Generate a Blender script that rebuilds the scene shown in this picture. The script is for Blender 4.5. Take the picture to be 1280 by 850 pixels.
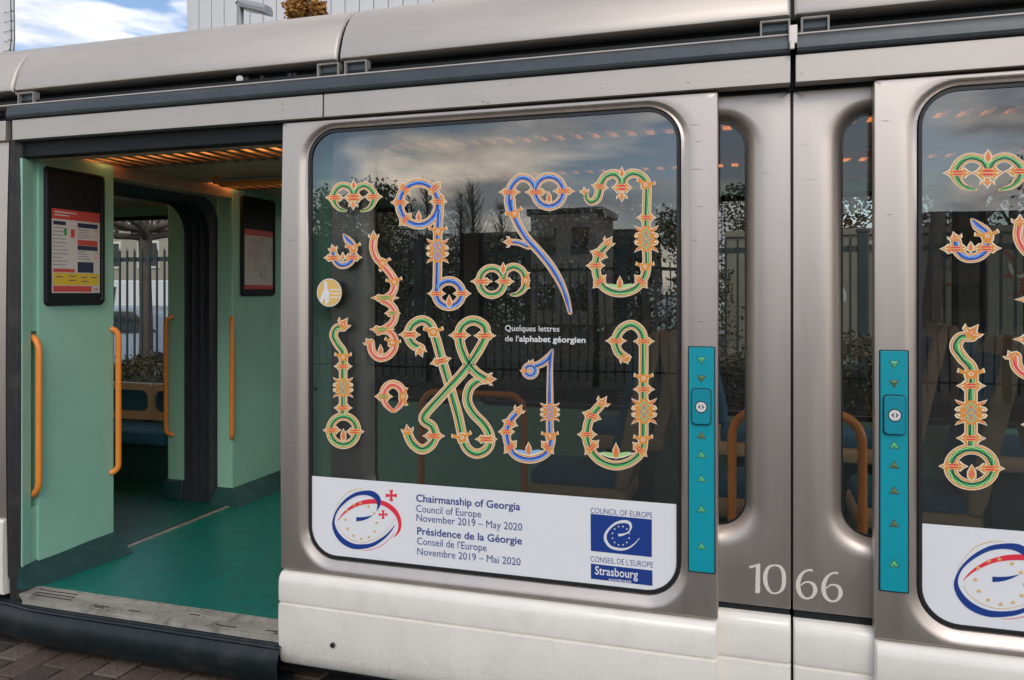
import bpy, bmesh, math, random
from mathutils import Vector
PI = math.pi
R = math.radians
random.seed(7)
scene = bpy.context.scene
for o in list(bpy.data.objects):
    bpy.data.objects.remove(o)
col = scene.collection

# ---------------------------------------------------------------- camera
YAW = 17.35
FPX = 1000.0
CAMY = -2.9
CAMZ = 1.68
cam_d = bpy.data.cameras.new('camera')
cam = bpy.data.objects.new('camera', cam_d)
col.objects.link(cam)
cam.location = (0, CAMY, CAMZ)
cam.rotation_euler = (R(90), 0, R(YAW))
cam_d.sensor_width = 36
cam_d.lens = 36 * FPX / 1280
cam_d.shift_y = -60 / 1280
cam_d.clip_start = 0.05
cam_d.clip_end = 3000
scene.camera = cam

# ---------------------------------------------------------------- sky, sun, exposure
SUN_EL, SUN_AZ = 38, 158          # azimuth from +Y towards +X
w = bpy.data.worlds.new('World')
scene.world = w
w.use_nodes = True
nt = w.node_tree
nt.nodes.clear()
wo = nt.nodes.new('ShaderNodeOutputWorld')
bg = nt.nodes.new('ShaderNodeBackground')
sky = nt.nodes.new('ShaderNodeTexSky')
sky.sky_type = 'NISHITA'
sky.sun_disc = False
sky.sun_elevation = R(SUN_EL)
sky.sun_rotation = R(SUN_AZ)
sky.altitude = 100
sky.air_density = 1.0
sky.dust_density = 0.8
sky.ozone_density = 1.8
tc = nt.nodes.new('ShaderNodeTexCoord')
mp = nt.nodes.new('ShaderNodeMapping')
mp.inputs['Location'].default_value = (9.78, 6.5, 7.42)
mp.inputs['Scale'].default_value = (1.0, 1.0, 3.0)
ns = nt.nodes.new('ShaderNodeTexNoise')
ns.inputs['Scale'].default_value = 3.1
ns.inputs['Detail'].default_value = 8
ns.inputs['Roughness'].default_value = 0.52
ns.inputs['Distortion'].default_value = 0.35
rp = nt.nodes.new('ShaderNodeValToRGB')
rp.color_ramp.elements[0].position = 0.475
rp.color_ramp.elements[0].color = (0, 0, 0, 1)
rp.color_ramp.elements[1].position = 0.62
rp.color_ramp.elements[1].color = (1, 1, 1, 1)
ns2 = nt.nodes.new('ShaderNodeTexNoise')
ns2.inputs['Scale'].default_value = 5.0
ns2.inputs['Detail'].default_value = 5
rc = nt.nodes.new('ShaderNodeValToRGB')
rc.color_ramp.elements[0].position = 0.44
rc.color_ramp.elements[0].color = (5.0, 5.0, 5.3, 1)
rc.color_ramp.elements[1].position = 0.66
rc.color_ramp.elements[1].color = (21, 18.2, 15.0, 1)
mx = nt.nodes.new('ShaderNodeMix')
mx.data_type = 'RGBA'
L = nt.links.new
L(tc.outputs['Generated'], mp.inputs['Vector'])
L(mp.outputs[0], ns.inputs['Vector'])
L(mp.outputs[0], ns2.inputs['Vector'])
sx = nt.nodes.new('ShaderNodeSeparateXYZ')
hz = nt.nodes.new('ShaderNodeMapRange')          # clouds bank up towards the horizon
hz.inputs['From Min'].default_value = 0.0
hz.inputs['From Max'].default_value = 0.22
hz.inputs['To Min'].default_value = 0.12
hz.inputs['To Max'].default_value = 0.0
ad = nt.nodes.new('ShaderNodeMath')
L(tc.outputs['Generated'], sx.inputs[0])
L(sx.outputs['Z'], hz.inputs['Value'])
L(ns.outputs['Fac'], ad.inputs[0])
L(hz.outputs[0], ad.inputs[1])
L(ad.outputs[0], rp.inputs['Fac'])
L(ns2.outputs['Fac'], rc.inputs['Fac'])
L(rp.outputs['Color'], mx.inputs['Factor'])
L(sky.outputs[0], mx.inputs['A'])
L(rc.outputs['Color'], mx.inputs['B'])
L(mx.outputs['Result'], bg.inputs['Color'])
bg.inputs['Strength'].default_value = 0.085
L(bg.outputs[0], wo.inputs['Surface'])

sun_d = bpy.data.lights.new('sun', 'SUN')
sun_d.energy = 0.5
sun_d.angle = R(30)
sun_d.color = (1.0, 0.93, 0.82)
sun = bpy.data.objects.new('sun', sun_d)
col.objects.link(sun)
sd = Vector((math.sin(R(SUN_AZ)) * math.cos(R(SUN_EL)), math.cos(R(SUN_AZ)) * math.cos(R(SUN_EL)), math.sin(R(SUN_EL))))
sun.rotation_euler = sd.to_track_quat('Z', 'Y').to_euler()
sun.location = (20, -20, 20)
scene.render.engine = 'CYCLES'
vs = scene.view_settings
vs.view_transform = 'Standard'
vs.look = 'None'
vs.gamma = 1
vs.exposure = 0.95
scene.cycles.max_bounces = 10
scene.cycles.transparent_max_bounces = 24
scene.cycles.glossy_bounces = 5

# ---------------------------------------------------------------- photo pixel -> point on the plane y = yy
cT, sT = math.cos(R(YAW)), math.sin(R(YAW))
def P(px, py, yy=0.0):
    u = (px - 640) / FPX
    t = (yy - CAMY) / (u * sT + cT)
    return (t * (u * cT - sT), CAMZ + t * (365 - py) / FPX)
def PX(px, yy=0.0): return P(px, 365, yy)[0]

# ---------------------------------------------------------------- materials
MATS = {}
def mat(name, c, rough=0.5, metal=0.0, noise=0.0, nscale=20.0, stretch=(1, 1, 1), bump=0.0, bscale=60.0, spec=0.5,
        emit=None, estr=0.0, coat=0.0, dirt=None, dscale=3.0, damt=0.0, rvar=0.0):
    if name in MATS: return MATS[name]
    m = bpy.data.materials.new(name)
    m.use_nodes = True
    n = m.node_tree
    b = n.nodes['Principled BSDF']
    b.inputs['Base Color'].default_value = (*c, 1)
    b.inputs['Roughness'].default_value = rough
    b.inputs['Metallic'].default_value = metal
    b.inputs['Specular IOR Level'].default_value = spec
    b.inputs['Coat Weight'].default_value = coat
    b.inputs['Coat Roughness'].default_value = 0.12
    if emit:
        b.inputs['Emission Color'].default_value = (*emit, 1)
        b.inputs['Emission Strength'].default_value = estr
    t = n.nodes.new('ShaderNodeTexCoord')
    last = None
    if noise or rvar:
        mpp = n.nodes.new('ShaderNodeMapping')
        mpp.inputs['Scale'].default_value = stretch
        tn = n.nodes.new('ShaderNodeTexNoise')
        tn.inputs['Scale'].default_value = nscale
        tn.inputs['Detail'].default_value = 6
        tn.inputs['Roughness'].default_value = 0.6
        n.links.new(t.outputs['Object'], mpp.inputs['Vector'])
        n.links.new(mpp.outputs[0], tn.inputs['Vector'])
        mr = n.nodes.new('ShaderNodeMapRange')
        mr.inputs['From Min'].default_value = 0.3
        mr.inputs['From Max'].default_value = 0.7
        mr.inputs['To Min'].default_value = 1 - noise
        mr.inputs['To Max'].default_value = 1 + noise
        n.links.new(tn.outputs['Fac'], mr.inputs['Value'])
        mm = n.nodes.new('ShaderNodeMix')
        mm.data_type = 'RGBA'
        mm.blend_type = 'MULTIPLY'
        mm.inputs['Factor'].default_value = 1
        mm.inputs['A'].default_value = (*c, 1)
        n.links.new(mr.outputs[0], mm.inputs['B'])
        last = mm.outputs['Result']
        if rvar:
            mr2 = n.nodes.new('ShaderNodeMapRange')
            mr2.inputs['From Min'].default_value = 0.3
            mr2.inputs['From Max'].default_value = 0.7
            mr2.inputs['To Min'].default_value = max(0.02, rough - rvar)
            mr2.inputs['To Max'].default_value = rough + rvar
            n.links.new(tn.outputs['Fac'], mr2.inputs['Value'])
            n.links.new(mr2.outputs[0], b.inputs['Roughness'])
    if dirt:
        tn = n.nodes.new('ShaderNodeTexNoise')
        tn.inputs['Scale'].default_value = dscale
        tn.inputs['Detail'].default_value = 9
        tn.inputs['Roughness'].default_value = 0.68
        n.links.new(t.outputs['Object'], tn.inputs['Vector'])
        r = n.nodes.new('ShaderNodeValToRGB')
        r.color_ramp.elements[0].position = 0.5
        r.color_ramp.elements[1].position = 0.72
        n.links.new(tn.outputs['Fac'], r.inputs['Fac'])
        ml = n.nodes.new('ShaderNodeMath')
        ml.operation = 'MULTIPLY'
        ml.inputs[1].default_value = damt
        n.links.new(r.outputs['Color'], ml.inputs[0])
        mm = n.nodes.new('ShaderNodeMix')
        mm.data_type = 'RGBA'
        mm.inputs['B'].default_value = (*dirt, 1)
        mm.inputs['A'].default_value = (*c, 1)
        n.links.new(ml.outputs[0], mm.inputs['Factor'])
        if last: n.links.new(last, mm.inputs['A'])
        last = mm.outputs['Result']
    if last: n.links.new(last, b.inputs['Base Color'])
    if bump:
        tb = n.nodes.new('ShaderNodeTexNoise')
        tb.inputs['Scale'].default_value = bscale
        tb.inputs['Detail'].default_value = 4
        n.links.new(t.outputs['Object'], tb.inputs['Vector'])
        bp = n.nodes.new('ShaderNodeBump')
        bp.inputs['Strength'].default_value = bump
        bp.inputs['Distance'].default_value = 0.01
        n.links.new(tb.outputs['Fac'], bp.inputs['Height'])
        n.links.new(bp.outputs[0], b.inputs['Normal'])
    MATS[name] = m
    return m

def glass_mat(name, tint, refl=0.10, wob=0.02):
    m = bpy.data.materials.new(name)
    m.use_nodes = True
    n = m.node_tree
    n.nodes.clear()
    out = n.nodes.new('ShaderNodeOutputMaterial')
    tr = n.nodes.new('ShaderNodeBsdfTransparent')
    tr.inputs[0].default_value = (*tint, 1)
    gl = n.nodes.new('ShaderNodeBsdfGlossy')
    gl.inputs['Roughness'].default_value = 0.0
    fr = n.nodes.new('ShaderNodeLayerWeight')
    fr.inputs['Blend'].default_value = 0.5
    pw = n.nodes.new('ShaderNodeMath'); pw.operation = 'POWER'; pw.inputs[1].default_value = 4
    n.links.new(fr.outputs['Facing'], pw.inputs[0])
    mr = n.nodes.new('ShaderNodeMapRange')
    mr.inputs['To Min'].default_value = refl
    mr.inputs['To Max'].default_value = 1.0
    n.links.new(pw.outputs[0], mr.inputs['Value'])
    mx = n.nodes.new('ShaderNodeMixShader')
    n.links.new(mr.outputs[0], mx.inputs[0])
    n.links.new(tr.outputs[0], mx.inputs[1])
    n.links.new(gl.outputs[0], mx.inputs[2])
    if wob:
        t = n.nodes.new('ShaderNodeTexCoord')
        tb = n.nodes.new('ShaderNodeTexNoise')
        tb.inputs['Scale'].default_value = 2.2
        tb.inputs['Detail'].default_value = 1
        n.links.new(t.outputs['Object'], tb.inputs['Vector'])
        bp = n.nodes.new('ShaderNodeBump')
        bp.inputs['Strength'].default_value = wob
        bp.inputs['Distance'].default_value = 0.02
        n.links.new(tb.outputs['Fac'], bp.inputs['Height'])
        n.links.new(bp.outputs[0], gl.inputs['Normal'])
    n.links.new(mx.outputs[0], out.inputs['Surface'])
    MATS[name] = m
    return m

M_metal = mat('champagne_metal', (0.60, 0.53, 0.475), 0.40, 0.93, noise=0.03, nscale=3, stretch=(6, 1, .5), rvar=0.03, dirt=(0.30, 0.27, 0.24), dscale=5, damt=0.06)
M_roof = mat('silver_roof_paint', (0.57, 0.52, 0.47), 0.48, 0.6, noise=0.04, nscale=5, stretch=(0.4, 1, 3), rvar=0.04, dirt=(0.30, 0.27, 0.24), dscale=3, damt=0.12)
M_white = mat('white_skirt_paint', (0.88, 0.84, 0.76), 0.25, 0.0, noise=0.04, nscale=5, coat=0.4, dirt=(0.45, 0.40, 0.33), dscale=9, damt=0.16)
def add_splash(m):
    n = m.node_tree; b = n.nodes['Principled BSDF']; src = b.inputs['Base Color'].links[0].from_socket
    t = n.nodes.new('ShaderNodeTexCoord'); sp = n.nodes.new('ShaderNodeSeparateXYZ'); r = n.nodes.new('ShaderNodeMapRange')
    r.inputs['From Min'].default_value = .12; r.inputs['From Max'].default_value = .36; r.inputs['To Min'].default_value = 1; r.inputs['To Max'].default_value = 0
    ns_ = n.nodes.new('ShaderNodeTexNoise'); ns_.inputs['Scale'].default_value = 55; ns_.inputs['Detail'].default_value = 8; ns_.inputs['Roughness'].default_value = .75
    r2 = n.nodes.new('ShaderNodeMapRange'); r2.inputs['From Min'].default_value = .48; r2.inputs['From Max'].default_value = .62
    ml = n.nodes.new('ShaderNodeMath'); ml.operation = 'MULTIPLY'; m2 = n.nodes.new('ShaderNodeMath'); m2.operation = 'MULTIPLY'; m2.inputs[1].default_value = .22
    mx_ = n.nodes.new('ShaderNodeMix'); mx_.data_type = 'RGBA'; mx_.inputs['B'].default_value = (.22, .19, .15, 1)
    n.links.new(t.outputs['Object'], sp.inputs[0]); n.links.new(sp.outputs['Z'], r.inputs['Value']); n.links.new(t.outputs['Object'], ns_.inputs['Vector']); n.links.new(ns_.outputs['Fac'], r2.inputs['Value'])
    n.links.new(r.outputs[0], ml.inputs[0]); n.links.new(r2.outputs[0], ml.inputs[1]); n.links.new(ml.outputs[0], m2.inputs[0]); n.links.new(m2.outputs[0], mx_.inputs['Factor'])
    n.links.new(src, mx_.inputs['A']); n.links.new(mx_.outputs['Result'], b.inputs['Base Color'])
add_splash(M_white)
M_rail = mat('grey_rail', (0.062, 0.075, 0.085), 0.38, 0.3, noise=0.12, nscale=12, stretch=(0.3, 1, 2), dirt=(0.2, 0.2, 0.19), dscale=6, damt=0.2)
M_black = mat('black_plastic', (0.010, 0.013, 0.015), 0.55, noise=0.2, nscale=20, spec=0.3)
M_rubber = mat('black_rubber', (0.02, 0.02, 0.021), 0.6, noise=0.2, nscale=14, dirt=(0.12, 0.11, 0.10), dscale=7, damt=0.3)
M_mint = mat('mint_green_panel', (0.32, 0.61, 0.47), 0.40, noise=0.04, nscale=6, coat=0.15)
M_dteal = mat('dark_teal_skirting', (0.012, 0.062, 0.057), 0.45, noise=0.15, nscale=12, dirt=(0.15, 0.16, 0.14), dscale=6, damt=0.2)
M_orange = mat('orange_handrail', (0.90, 0.29, 0.04), 0.33, coat=0.3, noise=0.04, nscale=9)
M_ceil = mat('bronze_ceiling', (0.60, 0.38, 0.25), 0.42, 0.10, noise=0.1, nscale=8)
M_slat = mat('bronze_slat', (0.30, 0.19, 0.11), 0.32, 0.7)
M_lamp = mat('warm_lamp', (1, 0.5, 0.2), 0.5, emit=(1.0, 0.36, 0.09), estr=3.6)
M_lampb = mat('hot_lamp', (1, 0.7, 0.4), 0.5, emit=(1.0, 0.50, 0.18), estr=4.5)
M_blue = mat('teal_blue_fabric', (0.028, 0.15, 0.25), 0.85, noise=0.25, nscale=60, bump=0.3, bscale=300)
M_tan = mat('tan_seat_shell', (0.55, 0.39, 0.24), 0.45, noise=0.08, nscale=8)
M_strip = mat('turquoise_strip', (0.0, 0.33, 0.41), 0.38, noise=0.05, nscale=8, coat=0.2)
M_btn = mat('turquoise_button', (0.005, 0.28, 0.36), 0.3, coat=0.4)
M_green = mat('bright_green_arrow', (0.10, 0.52, 0.22), 0.4)  # brighter of the two arrow colours, without emission
M_olive = mat('worn_arrow', (0.12, 0.20, 0.08), 0.4)
M_wbtn = mat('white_symbol', (0.72, 0.72, 0.70), 0.4)
M_floor = mat('teal_floor', (0.003, 0.155, 0.122), 0.36, noise=0.10, nscale=5, bump=0.1, bscale=90, dirt=(0.02, 0.07, 0.06), dscale=14, damt=0.7)
def add_studs(m):
    n = m.node_tree; b = n.nodes['Principled BSDF']; t = n.nodes.new('ShaderNodeTexCoord')
    v = n.nodes.new('ShaderNodeTexVoronoi'); v.inputs['Scale'].default_value = 42; v.inputs['Randomness'].default_value = 0.0
    r = n.nodes.new('ShaderNodeMapRange'); r.inputs['From Min'].default_value = .22; r.inputs['From Max'].default_value = .34; r.inputs['To Min'].default_value = 1; r.inputs['To Max'].default_value = 0
    bp = n.nodes.new('ShaderNodeBump'); bp.inputs['Strength'].default_value = .35; bp.inputs['Distance'].default_value = .002
    n.links.new(t.outputs['Object'], v.inputs['Vector']); n.links.new(v.outputs['Distance'], r.inputs['Value']); n.links.new(r.outputs[0], bp.inputs['Height']); n.links.new(bp.outputs[0], b.inputs['Normal'])
add_studs(M_floor)
M_floor2 = mat('dark_floor', (0.006, 0.10, 0.085), 0.4, noise=0.2, nscale=9)
M_alu = mat('worn_aluminium', (0.42, 0.40, 0.35), 0.45, 0.4, noise=0.25, nscale=9, stretch=(0.3, 3, 3), dirt=(0.10, 0.09, 0.08), dscale=14, damt=0.75)
M_band = mat('banner_vinyl', (0.87, 0.88, 0.90), 0.35, coat=0.2)
M_navy = mat('navy_print', (0.012, 0.05, 0.27), 0.4)
M_navyt = mat('navy_text', (0.04, 0.06, 0.26), 0.4)
M_red = mat('red_print', (0.85, 0.04, 0.07), 0.4)
M_gold = mat('gold_print', (0.80, 0.52, 0.16), 0.4)
M_whitep = mat('white_print', (0.80, 0.80, 0.82), 0.4)
M_cream = mat('cream_print', (0.90, 0.79, 0.60), 0.4)
M_org = mat('orange_print', (0.82, 0.32, 0.05), 0.4)
M_coral = mat('coral_print', (0.86, 0.20, 0.13), 0.4)
M_pgreen = mat('green_print', (0.05, 0.36, 0.09), 0.4)
M_pblue = mat('blue_print', (0.05, 0.17, 0.70), 0.4)
M_pdark = mat('dark_print', (0.015, 0.06, 0.06), 0.4)
M_lblue = mat('light_blue_print', (0.30, 0.55, 0.85), 0.4)
M_lgreen = mat('light_green_print', (0.42, 0.72, 0.30), 0.4)
M_num = mat('cream_numeral', (0.76, 0.72, 0.62), 0.4)
M_seal = mat('window_seal', (0.016, 0.017, 0.018), 0.45)
M_glass = glass_mat('tinted_glass', (0.47, 0.505, 0.50), 0.175, 0.03)
M_glass2 = glass_mat('inner_window_glass', (0.80, 0.83, 0.81), 0.08, 0.0)
M_glassf = glass_mat('clear_far_glass', (0.75, 0.78, 0.77), 0.05, 0.0)

# ---------------------------------------------------------------- mesh builder
class MB:
    def __init__(s): s.v = []; s.f = []; s.m = []; s.mats = []; s.fl = []
    def mi(s, m):
        if m not in s.mats: s.mats.append(m)
        return s.mats.index(m)
    def add(s, vs, fs, m):
        o = len(s.v); k = s.mi(m)
        s.v += [tuple(x) for x in vs]
        for f in fs:
            s.f.append([i + o for i in f]); s.m.append(k)
    def box(s, x0, x1, y0, y1, z0, z1, m):
        vs = [(x, y, z) for x in (x0, x1) for y in (y0, y1) for z in (z0, z1)]
        s.add(vs, [(0, 1, 3, 2), (4, 6, 7, 5), (0, 4, 5, 1), (2, 3, 7, 6), (0, 2, 6, 4), (1, 5, 7, 3)], m)
    def loops(s, loops, m, closed=True, cap=False):
        n = len(loops[0]); vs = [p for l in loops for p in l]; fs = []
        for k in range(len(loops) - 1):
            for i in range(n if closed else n - 1):
                j = (i + 1) % n
                fs.append((k * n + i, k * n + j, (k + 1) * n + j, (k + 1) * n + i))
        if cap:
            fs.append(tuple(range(n))[::-1]); fs.append(tuple((len(loops) - 1) * n + i for i in range(n)))
        s.add(vs, fs, m)
    def extrude_x(s, prof, x0, x1, m, cap=True, closed=False):
        s.loops([[(x0, y, z) for y, z in prof], [(x1, y, z) for y, z in prof]], m, closed=closed)
        if cap:
            n = len(prof)
            s.add([(x0, y, z) for y, z in prof], [tuple(range(n))], m)
            s.add([(x1, y, z) for y, z in prof], [tuple(range(n))], m)
    def tube(s, pts, r, m, n=8, cap=True):
        pts = [Vector(p) for p in pts]
        rr = r if isinstance(r, (list, tuple)) else [r] * len(pts)
        L_ = []
        up = None
        for i, p in enumerate(pts):
            d = (pts[min(i + 1, len(pts) - 1)] - pts[max(i - 1, 0)])
            if d.length < 1e-9: d = Vector((0, 0, 1))
            d.normalize()
            if up is None:
                up = Vector((0, 0, 1)) if abs(d.z) < 0.9 else Vector((0, 1, 0))
            a = d.cross(up)
            if a.length < 1e-6: a = d.orthogonal()
            a.normalize(); b = a.cross(d).normalized(); up = b
            L_.append([tuple(p + a * math.cos(t) * rr[i] + b * math.sin(t) * rr[i]) for t in [2 * PI * k / n for k in range(n)]])
        s.loops(L_, m, cap=cap)
    def ngon(s, pts, m): s.add(pts, [tuple(range(len(pts)))], m)
    def cyl(s, c, axis, r, h, m, n=16):
        a = Vector(axis).normalized() * h / 2
        c = Vector(c)
        s.tube([c - a, c + a], r, m, n)
    def build(s, name, parent=None, smooth=True, bevel=0.0, ang=35, seg=2):
        me = bpy.data.meshes.new(name)
        me.from_pydata(s.v, [], s.f)
        for m in s.mats: me.materials.append(m)
        me.polygons.foreach_set('material_index', s.m)
        me.update()
        if smooth:
            me.shade_smooth()
            me.set_sharp_from_angle(angle=R(ang))
        o = bpy.data.objects.new(name, me)
        col.objects.link(o)
        if parent is not None: o.parent = parent
        if bevel:
            b = o.modifiers.new('bevel', 'BEVEL')
            b.width = bevel; b.segments = seg; b.limit_method = 'ANGLE'; b.angle_limit = R(40)
        return o

def weld(o, fix=True):
    bm = bmesh.new(); bm.from_mesh(o.data)
    bmesh.ops.remove_doubles(bm, verts=bm.verts, dist=1e-5)
    if fix: bmesh.ops.recalc_face_normals(bm, faces=bm.faces)
    bm.to_mesh(o.data); bm.free()
    o.data.set_sharp_from_angle(angle=R(35))
    return o

def tag(o, label=None, cat=None, group=None, kind=None):
    if label: o['label'] = label
    if cat: o['category'] = cat
    if group: o['group'] = group
    if kind: o['kind'] = kind
    return o
def empty(name, loc=(0, 0, 0)):
    o = bpy.data.objects.new(name, None); col.objects.link(o); o.location = loc
    o.empty_display_size = 0.2
    return o
def copy_tree(o, parent=None, dx=0):
    c = o.copy(); col.objects.link(c); c.parent = parent
    c.location.x += dx
    for ch in list(o.children): copy_tree(ch, c)
    return c

def bulge(z): return 0.020 * ((z - 1.25) / 1.2) ** 2

def rr(x0, x1, z0, z1, r, nc=10, ns_=8, nz=14):
    """points round a rounded rectangle, same count for any size"""
    r = max(r, 1e-4); pts = []
    cs = [(x1 - r, z0 + r, -90), (x1 - r, z1 - r, 0), (x0 + r, z1 - r, 90), (x0 + r, z0 + r, 180)]
    for k, (cx, cz, a0) in enumerate(cs):
        for i in range(nc + 1):
            a = R(a0 + 90 * i / nc)
            pts.append((cx + r * math.cos(a), cz + r * math.sin(a)))
        nx = cs[(k + 1) % 4]
        a = R(nx[2])
        e = (nx[0] + r * math.cos(a), nx[1] + r * math.sin(a))
        s0 = pts[-1]; m = nz if k in (0, 2) else ns_
        for i in range(1, m):
            pts.append((s0[0] + (e[0] - s0[0]) * i / m, s0[1] + (e[1] - s0[1]) * i / m))
    return pts
def lp(a, b, t): return [(p[0] + (q[0] - p[0]) * t, p[1] + (q[1] - p[1]) * t) for p, q in zip(a, b)]
def y3(loop, y): return [(x, y + bulge(z), z) for x, z in loop]

# ================================================================ THE TRAM
tram = empty('tram', (0, 0, 0))
tag(tram, 'silver and white tram with an open door and ornate letters on its windows', 'tram')

# ---------------------------------------------------------------- 2d drawing helper for stickers (photo pixels -> plane)
YG = 0.030                         # window glass plane
class Draw:
    def __init__(s, plane=YG, mapper=None): s.mb = MB(); s.k = 0; s.plane = plane; s.map = mapper or (lambda p: P(p[0], p[1], plane))
    def poly(s, pts, m, layer):
        s.k += 1
        y = s.plane - 0.0006 - layer * 0.00014 - (s.k % 20) * 0.0000025
        q = [s.map(p) for p in pts]
        s.mb.ngon([(a, y, b) for a, b in q], m)
    def ribbon(s, L0, R0, m, layer):
        s.k += 1
        y = s.plane - 0.0006 - layer * 0.00014 - (s.k % 20) * 0.0000025
        a = [s.map(p) for p in L0]; b = [s.map(p) for p in R0]
        s.mb.loops([[(p[0], y, p[1]) for p in a], [(p[0], y, p[1]) for p in b]], m, closed=False)
    def disc(s, c, r, m, layer, ry=None, n=24):
        ry = ry or r
        s.poly([(c[0] + r * math.cos(2 * PI * i / n), c[1] + ry * math.sin(2 * PI * i / n)) for i in range(n)], m, layer)
def catmull(pts, n=6, closed=False):
    out = []; N = len(pts)
    rng = range(N) if closed else range(N - 1)
    for i in rng:
        if closed: p0, p1, p2, p3 = pts[(i - 1) % N], pts[i], pts[(i + 1) % N], pts[(i + 2) % N]
        else: p0, p1, p2, p3 = pts[max(i - 1, 0)], pts[i], pts[i + 1], pts[min(i + 2, N - 1)]
        for k in range(n):
            t = k / n
            out.append(tuple(0.5 * ((2 * p1[d]) + (-p0[d] + p2[d]) * t + (2 * p0[d] - 5 * p1[d] + 4 * p2[d] - p3[d]) * t * t + (-p0[d] + 3 * p1[d] - 3 * p2[d] + p3[d]) * t ** 3) for d in range(len(p1))))
    out.append(tuple(pts[0]) if closed else tuple(pts[-1]))
    return out
def sides(pts, w, off=0.0, taper=(1, 1), closed=False):
    A = []; B = []; n = len(pts)
    for i, p in enumerate(pts):
        if closed: a, b = pts[(i - 1) % (n - 1)], pts[(i + 1) % (n - 1)]
        else: a, b = pts[max(i - 1, 0)], pts[min(i + 1, n - 1)]
        dx, dy = b[0] - a[0], b[1] - a[1]; l = math.hypot(dx, dy) or 1
        nx, ny = -dy / l, dx / l
        t = i / (n - 1)
        f = min(1, taper[0] + (1 - taper[0]) * t * 3.0) * min(1, taper[1] + (1 - taper[1]) * (1 - t) * 3.0)
        h = w / 2 * f; o = off * f
        A.append((p[0] + nx * (o + h), p[1] + ny * (o + h))); B.append((p[0] + nx * (o - h), p[1] + ny * (o - h)))
    return A, B
COLS = {'g': (M_pgreen, M_pdark, M_lgreen), 'b': (M_pblue, M_navy, M_lblue), 'r': (M_coral, M_red, M_cream)}
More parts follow.
